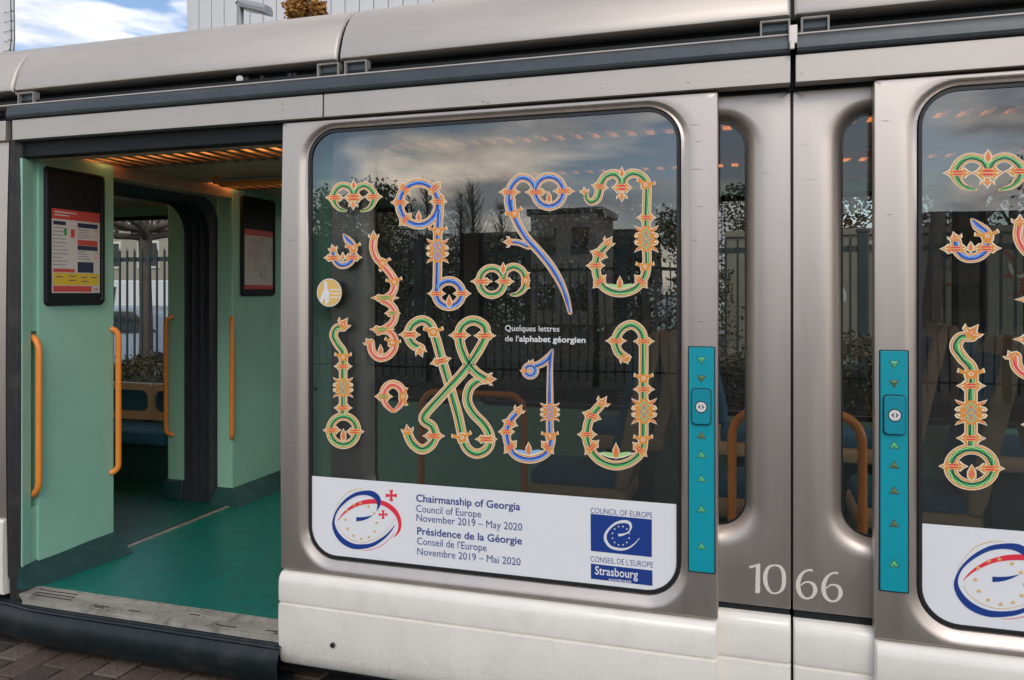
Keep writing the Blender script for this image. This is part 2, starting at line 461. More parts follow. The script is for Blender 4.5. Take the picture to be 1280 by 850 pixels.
class Glyph(Draw):
    def __init__(s, org, sc, w=11.5, c='g'):
        super().__init__(); s.o = org; s.s = sc; s.w = w; s.c = c
    def T(s, p): return (s.o[0] + p[0] / s.s, s.o[1] + p[1] / s.s)
    def st(s, pts, c=None, taper=(1, 1), closed=False, lv=0, w=None):
        w = w or s.w; c = COLS[c or s.c]
        q = catmull([s.T(p) for p in pts], 7, closed)
        def rib(wd, off, m, l): s.ribbon(*sides(q, wd, off, taper, closed), m, l + lv)
        rib(w, 0, M_cream, 0); rib(w * .83, 0, M_org, 1); rib(w * .55, 0, M_cream, 2); rib(w * .46, 0, c[0], 3)
        if not closed:
            for e, m, f, l in ((0, M_cream, 1.0, 0), (-1, M_cream, 1.0, 0), (0, M_org, .8, 1), (-1, M_org, .8, 1)):
                tp = taper[0] if e == 0 else taper[1]
                s.disc(q[e], w * f * tp / 2, m, l + lv, n=12)
        # twisted dark and light threads inside the band
        ph = [math.sin(i * 0.55) for i in range(len(q))]
        def thread(amp, sg, m, l):
            pts_ = []
            n = len(q)
            for i, p in enumerate(q):
                a, b = q[max(i - 1, 0)], q[min(i + 1, n - 1)]
                dx, dy = b[0] - a[0], b[1] - a[1]; ll = math.hypot(dx, dy) or 1
                o = (0.12 + 0.05 * ph[i]) * w * sg
                pts_.append((p[0] - dy / ll * o, p[1] + dx / ll * o))
            s.ribbon(*sides(pts_, w * amp, 0, taper), m, l + lv)
        thread(.12, 1, c[1], 4); thread(.10, -1, c[2], 4)
    def shape(s, c, sz, ang, rel, m, layer, grow=0.0):
        ca, sa = math.cos(R(ang)), math.sin(R(ang)); out = []
        sx, sy = (sz if isinstance(sz, tuple) else (sz, sz))
        for x, y in rel:
            l = math.hypot(x * sx, y * sy) or 1
            X, Y = x * sx * (1 + grow / l), y * sy * (1 + grow / l)
            out.append((c[0] + X * ca - Y * sa, c[1] + X * sa + Y * ca))
        s.poly(out, m, layer)
    def band(s, x, y, ang=0, Lh=0, hw=4.6, c='r', lv=0):
        """pointed cross band over a stroke, ang = direction of its long axis"""
        p = s.T((x, y)); Lh = Lh or s.w * .98
        rel = [(-1, 0), (-.62, -.45), (-.42, -.95), (-.15, -.62), (.15, -.62), (.42, -.95), (.62, -.45), (1, 0), (.62, .45), (.42, .95), (.15, .62), (-.15, .62), (-.42, .95), (-.62, .45)]
        s.shape(p, (Lh, hw), ang, rel, M_cream, 0.3 + lv, 1.5)
        s.shape(p, (Lh, hw), ang, rel, M_org, 5 + lv)
        for sg in (-1, 1):
            s.shape(p, (Lh, hw), ang, [(sg * .50, 0), (sg * .62, -.16), (sg * .86, 0), (sg * .62, .16)], M_cream, 6 + lv)
            s.shape(p, (Lh, hw), ang, [(-.40, sg * .72), (-.27, sg * .46), (-.20, sg * .62)], M_cream, 6 + lv)
            s.shape(p, (Lh, hw), ang, [(.40, sg * .72), (.27, sg * .46), (.20, sg * .62)], M_cream, 6 + lv)
        s.shape(p, (Lh * .38, hw * .50), ang, [(-1.08, -1), (1.08, -1), (1.08, 1.05), (-1.08, 1.05)], M_gold, 6 + lv)
        k = M_red if c == 'r' else M_pgreen
        for o in (-.46, .10):
            s.shape(p, (Lh * .36, hw), ang, [(-1, o), (1, o), (1, o + .32), (-1, o + .32)], k, 7 + lv)
    def tulip(s, x, y, ang=0, sz=5.5, lv=0):
        """three pointed flower; ang 0 opens upward"""
        p = s.T((x, y)); sz = sz * .88
        rel = [(-.30, .9), (-.42, .35), (-1.0, .15), (-1.12, -.55), (-.6, -.22), (-.32, -.3), (0, -1.2), (.32, -.3), (.6, -.22), (1.12, -.55), (1.0, .15), (.42, .35), (.30, .9)]
        s.shape(p, sz, ang, rel, M_cream, 0.2 + lv, 1.5); s.shape(p, sz, ang, rel, M_org, 5 + lv)
        s.shape(p, sz * .5, ang, [(-.3, .8), (-.4, 0), (0, -1.6), (.4, 0), (.3, .8)], M_coral, 6 + lv)
        for sg in (-1, 1):
            s.shape(p, sz, ang, [(sg * .34, .30), (sg * .82, .02), (sg * .96, -.34), (sg * .72, -.02), (sg * .36, .12)], M_cream, 6.3 + lv)
        s.shape(p, sz * .22, ang, [(-.4, 1), (0, -1.6), (.4, 1)], M_cream, 7 + lv)
    def cup(s, x, y, ang=0, lv=0):
        p = s.T((x, y)); w = s.w * .82
        rel = [(-.45, .8), (-.55, 0), (-1.15, -.25), (-1.05, -.9), (-.5, -.45), (0, -.75), (.5, -.45), (1.05, -.9), (1.15, -.25), (.55, 0), (.45, .8)]
        s.shape(p, (w, w * .7), ang, rel, M_cream, 0.2 + lv, 1.4); s.shape(p, (w, w * .7), ang, rel, M_org, 5 + lv)
        s.disc((p[0], p[1]), w * .24, M_cream, 6 + lv, n=10); s.disc(p, w * .13, M_coral, 7 + lv, n=10)
    def flame(s, x, y, ang=0, sz=5, leaves=False, lv=0):
        p = s.T((x, y)); rel = [(0, 1), (-.42, .45), (-.36, -.2), (0, -1.15), (.36, -.2), (.42, .45)]
        if leaves:
            for sg in (-1, 1):
                r2 = [(0, .9), (sg * .9, .8), (sg * 2.5, .25), (sg * 1.6, .05), (sg * .6, .2)]
                s.shape(p, sz, ang, r2, M_cream, 5 + lv, 0.8); s.shape(p, sz * .9, ang, r2, COLS[s.c][2], 6 + lv)
        s.shape(p, sz, ang, rel, M_cream, 5.4 + lv, 1.3); s.shape(p, sz, ang, rel, M_org, 6.4 + lv); s.shape(p, sz * .55, ang, rel, M_coral, 7.4 + lv)
    def knot(s, x, y, w, h, lv=0):
        p = s.T((x, y)); w = w / s.s / 2; h = h / s.s / 2
        def star(f, gr):
            out = []
            petals = [(-.22, 1.0), (-.42, .74), (-1.0, 1.0), (-.80, .66), (-.46, .50), (-.86, .40), (-.98, .20), (-.84, .06), (-.46, 0), (-.84, -.06), (-.98, -.20), (-.86, -.40), (-.46, -.50), (-.80, -.66), (-1.0, -1.0), (-.42, -.74), (-.22, -1.0)]
            right = [(-a, -b) for a, b in petals]
            for a, b in petals + right:
                l = math.hypot(a * w, b * h)
                out.append((p[0] + a * w * (1 + gr / l), p[1] + b * h * (1 + gr / l)))
            return out
        s.poly(star(1, 1.6), M_cream, 0.4 + lv); s.poly(star(1, 0), M_org, 5 + lv)
        c = COLS[s.c]
        for sx_ in (-1, 1):
            for sy_ in (-1, 1):
                a0 = (p[0] + sx_ * w * .46, p[1] + sy_ * h * .62); a1 = (p[0] + sx_ * w * .90, p[1] + sy_ * h * .92)
                s.poly([a0, ((a0[0] + a1[0]) / 2, (a0[1] + a1[1]) / 2 - .8), a1, ((a0[0] + a1[0]) / 2, (a0[1] + a1[1]) / 2 + .8)], M_coral, 5.6 + lv)
                s.disc((p[0] + sx_ * w * .80, p[1] + sy_ * h * .23), w * .10, M_cream, 5.6 + lv, n=8)
        for k, (oy, m) in enumerate(((-.44, c[0]), (.44, c[0]), (0, c[1]))):
            cx, cy = p[0], p[1] + oy * h
            a, b = w * .44, h * .42
            d = [(cx, cy - b), (cx + a, cy), (cx, cy + b), (cx - a, cy), (cx, cy - b)]
            for f0, f1, mm, dl in ((1, .50, M_cream, 0), (.92, .58, m, .4), (.78, .70, c[2] if k < 2 else M_cream, .8)):
                s.ribbon([(cx + (x_ - cx) * f0, cy + (y_ - cy) * f0) for x_, y_ in d], [(cx + (x_ - cx) * f1, cy + (y_ - cy) * f1) for x_, y_ in d], mm, 6 + k * 1.2 + dl + lv)
        for oy in (-.44, .44): s.disc((p[0], p[1] + oy * h), w * .12, M_coral, 9.6 + lv, n=8)
    def done(s, parent, label):
        o = s.mb.build('letter_sticker', parent, smooth=False); o['label'] = label; return o

# ---------------------------------------------------------------- sliding door leaf
XA0, XA1 = PX(350), PX(897)
WX0, WX1, WZ0, WZ1 = PX(388.5, .027), PX(847.5, .027), 0.590, 2.342
LTOP, LBOT = 2.389, 0.525
def leaf(x0, x1, wx0, wx1, name='sliding_door'):
    mb = MB()
    out = rr(x0, x1, LBOT, LTOP, 0.006)
    hole0 = rr(wx0 - .052, wx1 + .050, WZ0 - .058, WZ1 + .034, 0.165)
    hole1 = rr(wx0 - .034, wx1 + .034, WZ0 - .040, WZ1 + .024, 0.150)
    hole2 = rr(wx0 - .012, wx1 + .012, WZ0 - .014, WZ1 + .012, 0.130)
    hole3 = rr(wx0 - .006, wx1 + .006, WZ0 - .006, WZ1 + .006, 0.122)
    L_ = [[(x, .062 + bulge(z), z) for x, z in out], y3(out, 0.003)]
    o2 = rr(x0 + .003, x1 - .003, LBOT + .003, LTOP - .003, 0.006)
    L_.append(y3(o2, 0.0))
    for t in (.25, .5, .75, 1): L_.append(y3(lp(o2, hole0, t), 0))
    L_.append(y3(lp(hole0, hole1, .5), .0015)); L_.append(y3(hole1, .006)); L_.append(y3(lp(hole1, hole2, .5), .013)); L_.append([(x, .024, z) for x, z in hole2]); L_.append([(x, .036, z) for x, z in hole3])
    mb.loops(L_, M_metal)
    d = weld(mb.build(name, tram))
    s = MB()
    a = rr(wx0 - .006, wx1 + .006, WZ0 - .006, WZ1 + .006, .122); b = rr(wx0 + .005, wx1 - .005, WZ0 + .005, WZ1 - .005, .112)
    s.loops([[(x, .036, z) for x, z in a], [(x, .024, z) for x, z in a], [(x, .024, z) for x, z in b], [(x, .034, z) for x, z in b]], M_seal)
    s.build('window_seal', d)
    g = MB(); g.ngon([(x, YG, z) for x, z in rr(wx0 + .003, wx1 - .003, WZ0 + .003, WZ1 - .003, .113)], M_glass)
    g.build('window_pane', d, smooth=False)
    # white skirt of the leaf: rounded lip, groove, lower panel
    k = MB()
    pr = [(.06, .515), (.012, .515), (-.004, .510), (-.016, .497), (-.021, .475), (-.0215, .42), (-.020, .400), (-.008, .395), (-.008, .391), (-.022, .386), (-.024, .34), (-.024, .26), (-.018, .19), (-.006, .145), (.012, .130), (.06, .128)]
    e = .008
    prm = lambda f: [(y + (0.0 if y > .05 else f), z) for y, z in pr]
    k.loops([[(x0 + .002, y, z) for y, z in prm(.012)], [(x0 + .005, y, z) for y, z in prm(.004)], [(x0 + e + .004, y, z) for y, z in pr], [(x1 - e - .004, y, z) for y, z in pr], [(x1 - .005, y, z) for y, z in prm(.004)], [(x1 - .002, y, z) for y, z in prm(.012)]], M_white, closed=False)
    for x_, f in ((x0 + .002, .012), (x1 - .002, .012)): k.ngon([(x_, y, z) for y, z in prm(f)], M_white)
    weld(k.build('skirt_panel', d))
    return d
leafA = leaf(XA0, XA1, WX0, WX1)
DX = PX(1150.5, .027) - WX0
XB0 = PX(1093.5); XB1 = XB0 + (XA1 - XA0)
leafB = leaf(XB0, XB1, WX0 + DX, WX1 + DX)
tag(leafA, 'open sliding door with the full set of letters on its window')
tag(leafB, 'door leaf cut by the right edge of the photo')
# screw on the skirt of the first leaf
sc = MB(); X, Z = P(420, 803); sc.cyl((X, -.026, Z), (0, 1, 0), .011, .008, M_rail); sc.cyl((X, -.031, Z), (0, 1, 0), .005, .004, M_black)
sc.build('skirt_bolt', leafA)
sc = MB(); X, Z = P(390, 487); sc.cyl((X, YG - .002, Z), (0, 1, 0), .006, .006, M_black); sc.build('rubber_plug', leafA)

# ---------------------------------------------------------------- letters
N1 = []
def G4(c, w=11.5): return Glyph((380, 190), 4.25, w, c)
def G5(c, w=11.5): return Glyph((600, 190), 4.048, w, c)
def G6(c, w=12.0): return Glyph((380, 380), 4.046, w, c)
def G7(c, w=11.5): return Glyph((600, 380), 3.864, w, c)
g = G4('g', 9.5)
g.st([(222, 312), (185, 300), (160, 265), (158, 225), (180, 190), (212, 178), (245, 192), (262, 222)], taper=(.35, 1))
g.st([(268, 222), (285, 192), (320, 178), (350, 192), (374, 225), (370, 265), (345, 300), (305, 314)], taper=(1, .35))
g.band(165, 243, 0, 11); g.band(368, 238, 0, 11); g.band(264, 243, 0, 11.5, 6.5); g.tulip(262, 282, 180, 5); g.flame(265, 175, 0, 5.5)
g.done(leafA, 'small green trefoil letter at top left of the window')
g = G4('b', 9.5)
g.st([(157, 530), (165, 570), (190, 598), (225, 598), (252, 575), (262, 540)])
g.st([(262, 520), (255, 490), (230, 465), (212, 440)], taper=(1, .35))
g.band(155, 562, 0, 11, 4.5); g.band(258, 560, 0, 11, 4.5); g.tulip(155, 515, -15, 5); g.flame(207, 556, 0, 4.5); g.cup(262, 508, -10)
g.done(leafA, 'small blue hook letter under the green trefoil letter')
g = G4('r', 10)
g.st([(372, 460), (368, 510), (385, 560), (425, 605), (462, 650), (483, 692), (472, 745), (435, 778)])
g.o = (380, 380); g.s = 4.046
g.st([(398, -20), (440, 5), (462, 45), (448, 95), (405, 128)])
g.st([(338, 195), (345, 240), (380, 272), (425, 262), (455, 225), (458, 180), (435, 145), (400, 140), (375, 150)], taper=(1, .5))
g.band(395, 128, 0, 15, 4.5, 'g'); g.band(448, 47, 0, 9, 4, 'g'); g.tulip(325, 195, -25, 5); g.cup(447, 195, 10); g.flame(388, 235, 0, 6)
g.o = (380, 190); g.s = 4.25
g.band(430, 775, 0, 17, 4.5, 'g'); g.tulip(370, 448, 0, 6); g.cup(480, 690, -8); g.cup(420, 590, 130)
g.done(leafA, 'long red and orange curling letter at the left')
def ring(cx, cy, rx, ry, a0=0, a1=360, n=18): return [(cx + rx * math.cos(R(a0 + (a1 - a0) * i / n)), cy + ry * math.sin(R(a0 + (a1 - a0) * i / n))) for i in range(n + (0 if a1 - a0 == 360 else 1))]
g = G4('b', 11.5)
g.st(ring(610, 275, 103, 112), closed=True)
g.st([(722, 245), (718, 330), (712, 420), (710, 480), (710, 600), (708, 700), (706, 760)])
g.st(ring(770, 752, 68, 68), closed=True)
for a, b, c in ((535, 195, 45), (695, 192, -45), (510, 268, 0), (714, 264, 0), (540, 358, -45)): g.band(a, b, c, 10.5, 5)
g.flame(610, 345, 0, 6.5); g.cup(712, 420, 0); g.knot(710, 525, 112, 125); g.band(705, 752, 0, 10.5); g.band(840, 752, 0, 10.5); g.flame(772, 795, 0, 7)
g.done(leafA, 'tall blue letter with a ring at top and a small ring at its foot')
g = G5('b', 11)
g.st([(155, 300), (143, 245), (158, 175), (200, 132), (245, 137), (275, 170), (288, 205)])
g.st(ring(350, 200, 72, 75), closed=True)
g.st([(158, 240), (165, 300), (195, 370), (240, 440), (300, 505), (360, 580), (410, 665), (440, 745), (456, 812)], taper=(1, .5))
g.st([(150, 455), (195, 458), (245, 478)], w=8)
g.band(150, 203, 0, 13); g.band(285, 203, 0, 14); g.band(425, 198, 0, 13); g.flame(350, 232, 0, 6.5); g.cup(175, 312, -20); g.tulip(145, 455, -90, 6)
g.done(leafA, 'blue letter with two loops on top and a long curved tail')
g = G5('g', 11.5)
g.st([(540, 205), (540, 235), (562, 252), (592, 235), (605, 195), (610, 165), (635, 125), (675, 110), (705, 128), (718, 165)], taper=(.4, 1))
g.st([(718, 165), (735, 128), (770, 108), (812, 118), (842, 155), (845, 230), (842, 330), (842, 450), (845, 560), (832, 630), (785, 690), (710, 712), (640, 692), (597, 640), (588, 575), (602, 515), (645, 465)])
g.band(607, 175, 10, 10); g.flame(718, 105, 0, 6); g.band(718, 180, 0, 12, 7); g.tulip(718, 225, 180, 6); g.cup(838, 165, 10); g.band(842, 332, 0, 11.5, 5)
g.knot(842, 440, 116, 130); g.cup(835, 580, 0); g.band(602, 518, 20, 11, 5); g.band(585, 575, 0, 11, 5); g.band(605, 655, -45, 11, 5); g.band(815, 655, 45, 11, 5)
g.flame(708, 665, 0, 7.5, True); g.tulip(650, 455, 35, 7); g.tulip(530, 200, -10, 5)
g.done(leafA, 'tall green letter with a crown at the top right of the window')
g = G5('g', 10)
g.st(ring(60, 655, 62, 68), closed=True)
g.st([(118, 640), (130, 600), (170, 580), (212, 600), (232, 645), (222, 690), (190, 718), (160, 722)], taper=(1, .4))
g.band(8, 655, 0, 13); g.band(125, 655, 0, 11); g.cup(232, 650, 90); g.flame(118, 590, 0, 6.5)
g.done(leafA, 'small green double ring letter between two tall blue letters')
g = G6('g', 10.5)
g.st([(200, 118), (165, 122), (150, 160), (172, 205), (200, 250), (198, 350), (198, 470), (198, 555)])
g.st(ring(200, 640, 68, 72), closed=True)
g.tulip(200, 100, 35, 8); g.cup(198, 268, 0); g.band(198, 315, 0, 10.5); g.band(198, 525, 0, 10.5); g.knot(198, 422, 96, 96); g.band(142, 638, 0, 10.5); g.band(258, 645, 0, 10.5); g.flame(200, 665, 0, 7)
g.done(leafA, 'tall narrow orange letter with a fish tail at the lower left')
g = G6('r', 11)
g.st([(446, 540), (412, 505), (400, 460), (418, 420), (450, 405), (484, 420), (502, 460), (492, 505), (460, 540)], taper=(.45, .45))
g.band(403, 468, 0, 10.5, 4.6, 'g'); g.cup(503, 468, 90)
g.done(leafA, 'small red horseshoe letter low on the window')
g = G6('g', 12.5)
g.st([(590, 225), (548, 200), (528, 155), (550, 105), (597, 82), (640, 105), (665, 170), (698, 285), (738, 420), (778, 560), (802, 670), (825, 730), (872, 757), (925, 735), (943, 680), (915, 615), (855, 550), (826, 490), (838, 425), (880, 388), (920, 380)])
g.st([(925, 380), (870, 345), (822, 285), (790, 200), (790, 130), (825, 92), (870, 85), (915, 115), (915, 170), (870, 255), (800, 350), (700, 460), (605, 572), (650, 620), (662, 670), (640, 715), (595, 735), (550, 705), (525, 655)], lv=6)
g.band(535, 155, 0, 13, 5.2, lv=7); g.band(692, 288, -15, 13, 5.2, lv=7); g.band(788, 158, 0, 13, 5.2, lv=7); g.band(915, 160, 0, 13, 5.2, lv=7); g.band(657, 667, 0, 13, 5.2, lv=7); g.band(922, 683, 0, 13, 5.2, lv=7)
g.tulip(590, 240, 160, 6.5, 7); g.cup(655, 140, 0, 7); g.tulip(942, 380, 90, 7, 7); g.tulip(525, 640, -10, 7, 7); g.cup(800, 675, -10, 7)
g.done(leafA, 'large green crossed letter in the middle of the window')
g = G7('b', 10.5)
g.st(ring(243, 322, 26, 26), w=8.5, closed=True); g.disc(g.T((243, 322)), 4.2, M_lblue, 4); g.disc(g.T((241, 322)), 2.6, M_org, 5); g.disc(g.T((240, 322)), 1.2, M_cream, 6)
g.st([(262, 300), (300, 285), (332, 258), (350, 222)], taper=(.8, .3))
g.st([(342, 240), (338, 330), (338, 450), (338, 600), (345, 660), (318, 722), (250, 750), (180, 735), (140, 685), (128, 620), (145, 565), (182, 520)], taper=(.6, 1))
g.tulip(215, 322, -90, 4.5); g.tulip(250, 285, 20, 4); g.knot(338, 522, 88, 84); g.cup(338, 637, 0); g.band(128, 617, 0, 9.5, 4.5); g.band(145, 575, 20, 9.5, 4.5); g.band(147, 690, -45, 10.5, 5); g.band(326, 692, 45, 10.5, 5)
g.flame(235, 702, 0, 7.5, True); g.tulip(188, 512, 30, 6.5)
g.done(leafA, 'blue letter with a pointed top left of the tall green letter')
g = G7('g', 12)
g.st([(705, 262), (668, 230), (655, 175), (685, 120), (735, 100), (780, 135), (790, 200), (790, 350), (790, 520), (790, 640), (780, 710), (730, 760), (655, 780), (580, 755), (532, 700), (515, 630), (532, 550), (580, 490)])
g.band(657, 178, 0, 12.5); g.band(792, 180, 0, 12.5); g.tulip(700, 262, 150, 7); g.cup(790, 358, 0); g.band(792, 412, 0, 12.5, 5); g.knot(793, 518, 118, 120); g.cup(788, 655, 0); g.band(772, 702, 45, 12, 5.5); g.band(540, 540, 20, 12, 5.5); g.band(518, 630, 0, 11.5, 5); g.band(540, 692, -45, 12, 5.5)
g.flame(657, 712, 0, 9, True); g.tulip(592, 475, 35, 8)
g.done(leafA, 'tall green hooked letter at the lower right of the window')
# round yellow sticker
g = G4('g'); g.o = (380, 190)
g.disc(g.T((135, 747)), 66 / 4.25, M_whitep, 0, 75 / 4.25, 36); g.disc(g.T((135, 747)), 62 / 4.25, M_gold, 1, 71 / 4.25, 36)
g.poly([g.T(p) for p in [(108, 690), (124, 690), (124, 726), (134, 740), (134, 795), (112, 812), (112, 770), (96, 800), (84, 790), (100, 742), (108, 726)]], M_whitep, 2)
for i in range(3): g.poly([g.T(p) for p in [(140, 728 + i * 20), (192, 728 + i * 20), (192, 734 + i * 20), (140, 734 + i * 20)]], M_whitep, 2)
g.mb.build('round_sticker', leafA, smooth=False)

# ---------------------------------------------------------------- text helper
def text_geo(body, size, bold=0.0, spacing=1.0, shear=0.0):
    c = bpy.data.curves.new('t', 'FONT'); c.body = body; c.size = size; c.offset = bold; c.space_character = spacing; c.shear = shear
    c.resolution_u = 3; c.fill_mode = 'FRONT' if c.dimensions == '2D' else 'NONE'
    o = bpy.data.objects.new('t', c); col.objects.link(o)
    bpy.context.view_layer.update()
    me = bpy.data.meshes.new_from_object(o.evaluated_get(bpy.context.evaluated_depsgraph_get()))
    v = [tuple(x.co) for x in me.vertices]; f = [tuple(p.vertices) for p in me.polygons]
    bpy.data.objects.remove(o); bpy.data.curves.remove(c); bpy.data.meshes.remove(me)
    return v, f
def put_text(mb, body, x, z, y, m, width=None, size=0.03, bold=0.0, shear=0.0, spacing=1.0):
    """x,z = left end of the baseline; width scales the whole line"""
    v, f = text_geo(body, size, bold, spacing, shear)
    sx = 1.0
    if width:
        sx = width / (max(p[0] for p in v) - min(p[0] for p in v))
    mb.add([(x + p[0] * sx, y, z + p[1]) for p in v], f, m)

# caption on the glass
cp = MB()
x, z = P(631, 413.5, YG); x1, z1 = P(699, 420, YG)
put_text(cp, 'Quelques lettres', x, z, YG - .001, M_whitep, width=x1 - x, size=.031, bold=.0002)
x, z = P(631, 424.5, YG); x1, _ = P(647, 427, YG)
put_text(cp, "de l'", x, z - .006, YG - .001, M_whitep, width=PX(648, YG) - x, size=.031, bold=.0002)
x = PX(649, YG)
put_text(cp, 'alphabet géorgien', x, z - .006, YG - .001, M_whitep, width=PX(732, YG) - x, size=.031, bold=.0007)
cp.build('caption_text', leafA, smooth=False)

# ---------------------------------------------------------------- banner
BZ = 0.915
ban = MB()
pts = rr(WX0 + .003, WX1 - .003, WZ0 + .003, WZ1, .113)
low = [(x, z) for x, z in pts if z < BZ - 0.001]
low.sort(key=lambda p: (p[0] - (WX0 + WX1) / 2) / (abs(p[1] - BZ) + 1e-6) if abs(p[1] - BZ) > 1e-6 else 0)
hull = [(WX0 + .003, BZ)] + low + [(WX1 - .003, BZ)]
ban.ngon([(x, YG - .0008, z) for x, z in hull], M_band)
banner = ban.build('banner', leafA, smooth=False)
YB = YG - .0020
class Flat:
    """flat print on the banner; pixel input"""
    def __init__(s): s.mb = MB(); s.k = 0
    def poly(s, pts, m, l=0):
        s.k += 1; y = YB - l * .0002 - (s.k % 20) * .000005
        q = [P(a, b, YG) for a, b in pts]
        s.mb.ngon([(a, y, b) for a, b in q], m)
    def swoosh(s, pts, m, l=0, closed=False):
        """pts: (x,y,width)"""
        s.k += 1; y = YB - l * .0002 - (s.k % 20) * .000005
        q = catmull(pts, 8)
        A = []; B = []
        for i, p in enumerate(q):
            a, b = q[max(i - 1, 0)], q[min(i + 1, len(q) - 1)]
            dx, dy = b[0] - a[0], b[1] - a[1]; n = math.hypot(dx, dy) or 1
            A.append(P(p[0] - dy / n * p[2] / 2, p[1] + dx / n * p[2] / 2, YG)); B.append(P(p[0] + dy / n * p[2] / 2, p[1] - dx / n * p[2] / 2, YG))
        s.mb.loops([[(a, y, b) for a, b in A], [(a, y, b) for a, b in B]], m, closed=False)
    def star(s, x, y, r, m, l=3):
        s.poly([(x + (r if i % 2 == 0 else r * .42) * math.sin(PI * i / 5), y - (r if i % 2 == 0 else r * .42) * math.cos(PI * i / 5)) for i in range(10)], m, l)
lg = Flat()
k = lambda a, b, w=0: (405 + a / 8.5, 600 + b / 8.5, w / 8.5)
lg.swoosh([k(562, 325, 4), k(585, 260, 34), k(570, 190, 58), k(510, 145, 60), k(430, 135, 46), k(330, 155, 38), k(230, 220, 30), k(150, 310, 20), k(110, 400, 20), k(105, 480, 32), k(140, 570, 46), k(210, 650, 56), k(310, 700, 56), k(420, 705, 48), k(530, 680, 38), k(640, 610, 26), k(710, 540, 16), k(755, 478, 5)], M_navy, 1)
lg.swoosh([k(345, 415, 45), k(400, 412, 38), k(460, 398, 24), k(520, 372, 3)], M_navy, 1)
lg.swoosh([k(150, 432, 3), k(200, 365, 16), k(270, 305, 28), k(360, 255, 38), k(460, 230, 48), k(560, 228, 48), k(660, 258, 50), k(745, 320, 50), k(795, 400, 42), k(808, 480, 32), k(790, 550, 24), k(740, 610, 3)], M_red, 0)
lg.swoosh([k(112, 345, 3), k(150, 260, 3), k(230, 150, 6), k(330, 100, 7), k(420, 95, 4)], M_gold, 0)
lg.swoosh([k(150, 470, 3), k(200, 560, 4), k(290, 630, 6), k(400, 660, 6), k(530, 630, 5), k(650, 550, 4), k(760, 400, 3)], M_gold, 0)
lg.swoosh([k(400, 745, 3), k(500, 738, 6), k(620, 690, 6), k(700, 620, 5), k(750, 560, 3)], M_red, 0)
for a, b in ((250, 322), (320, 262), (390, 243), (475, 280), (535, 352), (560, 452), (540, 545), (482, 605), (400, 622), (317, 588), (255, 515), (232, 420)):
    p = k(a, b); lg.star(p[0], p[1], 2.5, M_gold)
def cross(cx, cy, r):
    for a in range(4):
        ca, sa = math.cos(R(90 * a)), math.sin(R(90 * a))
        pts = [(-.13, 0), (-.32, -1), (0, -.93), (.32, -1), (.13, 0)]
        lg.poly([(cx + (x * ca - y * sa) * r, cy + (x * sa + y * ca) * r) for x, y in pts], M_red, 1)
p = k(717, 163); cross(p[0], p[1], 7.3)
p = k(630, 365); cross(p[0], p[1], 5.6)
lg.mb.build('swirl_emblem', leafA, smooth=False)
rows = [('Chairmanship of Georgia', 520, 626.5, 650, 1), ('Council of Europe', 520, 639.5, 601, 0), ('November 2019 – May 2020', 520, 651, 652, 0),
        ('Présidence de la Géorgie', 521, 667.5, 652, 1), ("Conseil de l'Europe", 521, 680, 608, 0), ('Novembre 2019 – Mai 2020', 521, 693, 650, 0)]
for s_, a, b, c, bd in rows:
    tx = MB(); x, z = P(a, b, YG)
    put_text(tx, s_, x, z, YB, M_navyt, width=PX(c, YG) - x, size=.041, bold=.0007 if bd else .0); tx.build('banner_text', leafA, smooth=False)
tx = MB(); x, z = P(738, 641, YG); put_text(tx, 'COUNCIL OF EUROPE', x, z, YB, M_navyt, width=PX(815, YG) - x, size=.030, bold=-.0002)
tx.build('banner_text', leafA, smooth=False); tx = MB(); x, z = P(738, 701.5, YG); put_text(tx, "CONSEIL DE L'EUROPE", x, z, YB, M_navyt, width=PX(816, YG) - x, size=.030, bold=-.0002)
tx.build('banner_text', leafA, smooth=False)
eu = Flat()
k2 = lambda a, b, w=0: (725 + a / 7.086, 620 + b / 7.086, w / 7.086)
eu.poly([k2(*p)[:2] for p in [(95, 155), (637, 207), (637, 540), (97, 484)]], M_navy, 0)
eu.swoosh([k2(340, 345, 24), k2(380, 340, 18), k2(430, 318, 10), k2(452, 275, 18), k2(435, 235, 26), k2(380, 225, 26), k2(310, 245, 20), k2(250, 300, 20), k2(225, 350, 24), k2(232, 400, 26), k2(275, 450, 24), k2(350, 470, 24), k2(420, 462, 16), k2(480, 425, 10), k2(528, 372, 5)], M_whitep, 1)
for i in range(12):
    a = R(30 * i + 15)
    eu.star(*[v for v in k2(362 + 76 * math.cos(a), 350 + 84 * math.sin(a))[:2]], 1.5, M_whitep)
eu.poly([k2(*p)[:2] for p in [(97, 597), (642, 658), (642, 794), (98, 730)]], M_navy, 0)
x, z = P(*k2(132, 690)[:2], YG)
put_text(eu.mb, 'Strasbourg', x, z, YB - .0007, M_whitep, width=PX(k2(512, 0)[0], YG) - x, size=.044, bold=.0007)
put_text(eu.mb, '.eu', PX(k2(520, 0)[0], YG), z, YB - .0007, M_navyt, width=.04, size=.044, bold=.0002)
put_text(eu.mb, 'eurométropole', PX(k2(255, 0)[0], YG), z - .018, YB - .0007, M_whitep, width=PX(k2(455, 0)[0], YG) - PX(k2(255, 0)[0], YG), size=.016, bold=.0002)
eu.mb.build('council_logo', leafA, smooth=False)

# copies of everything printed on the glass for the second leaf
for ch in list(leafA.children):
    if ch.name.split('.')[0] in ('letter_sticker', 'banner', 'caption_text', 'banner_text', 'swirl_emblem', 'council_logo'):
        c = ch.copy(); col.objects.link(c); c.parent = leafB; c.location.x += DX

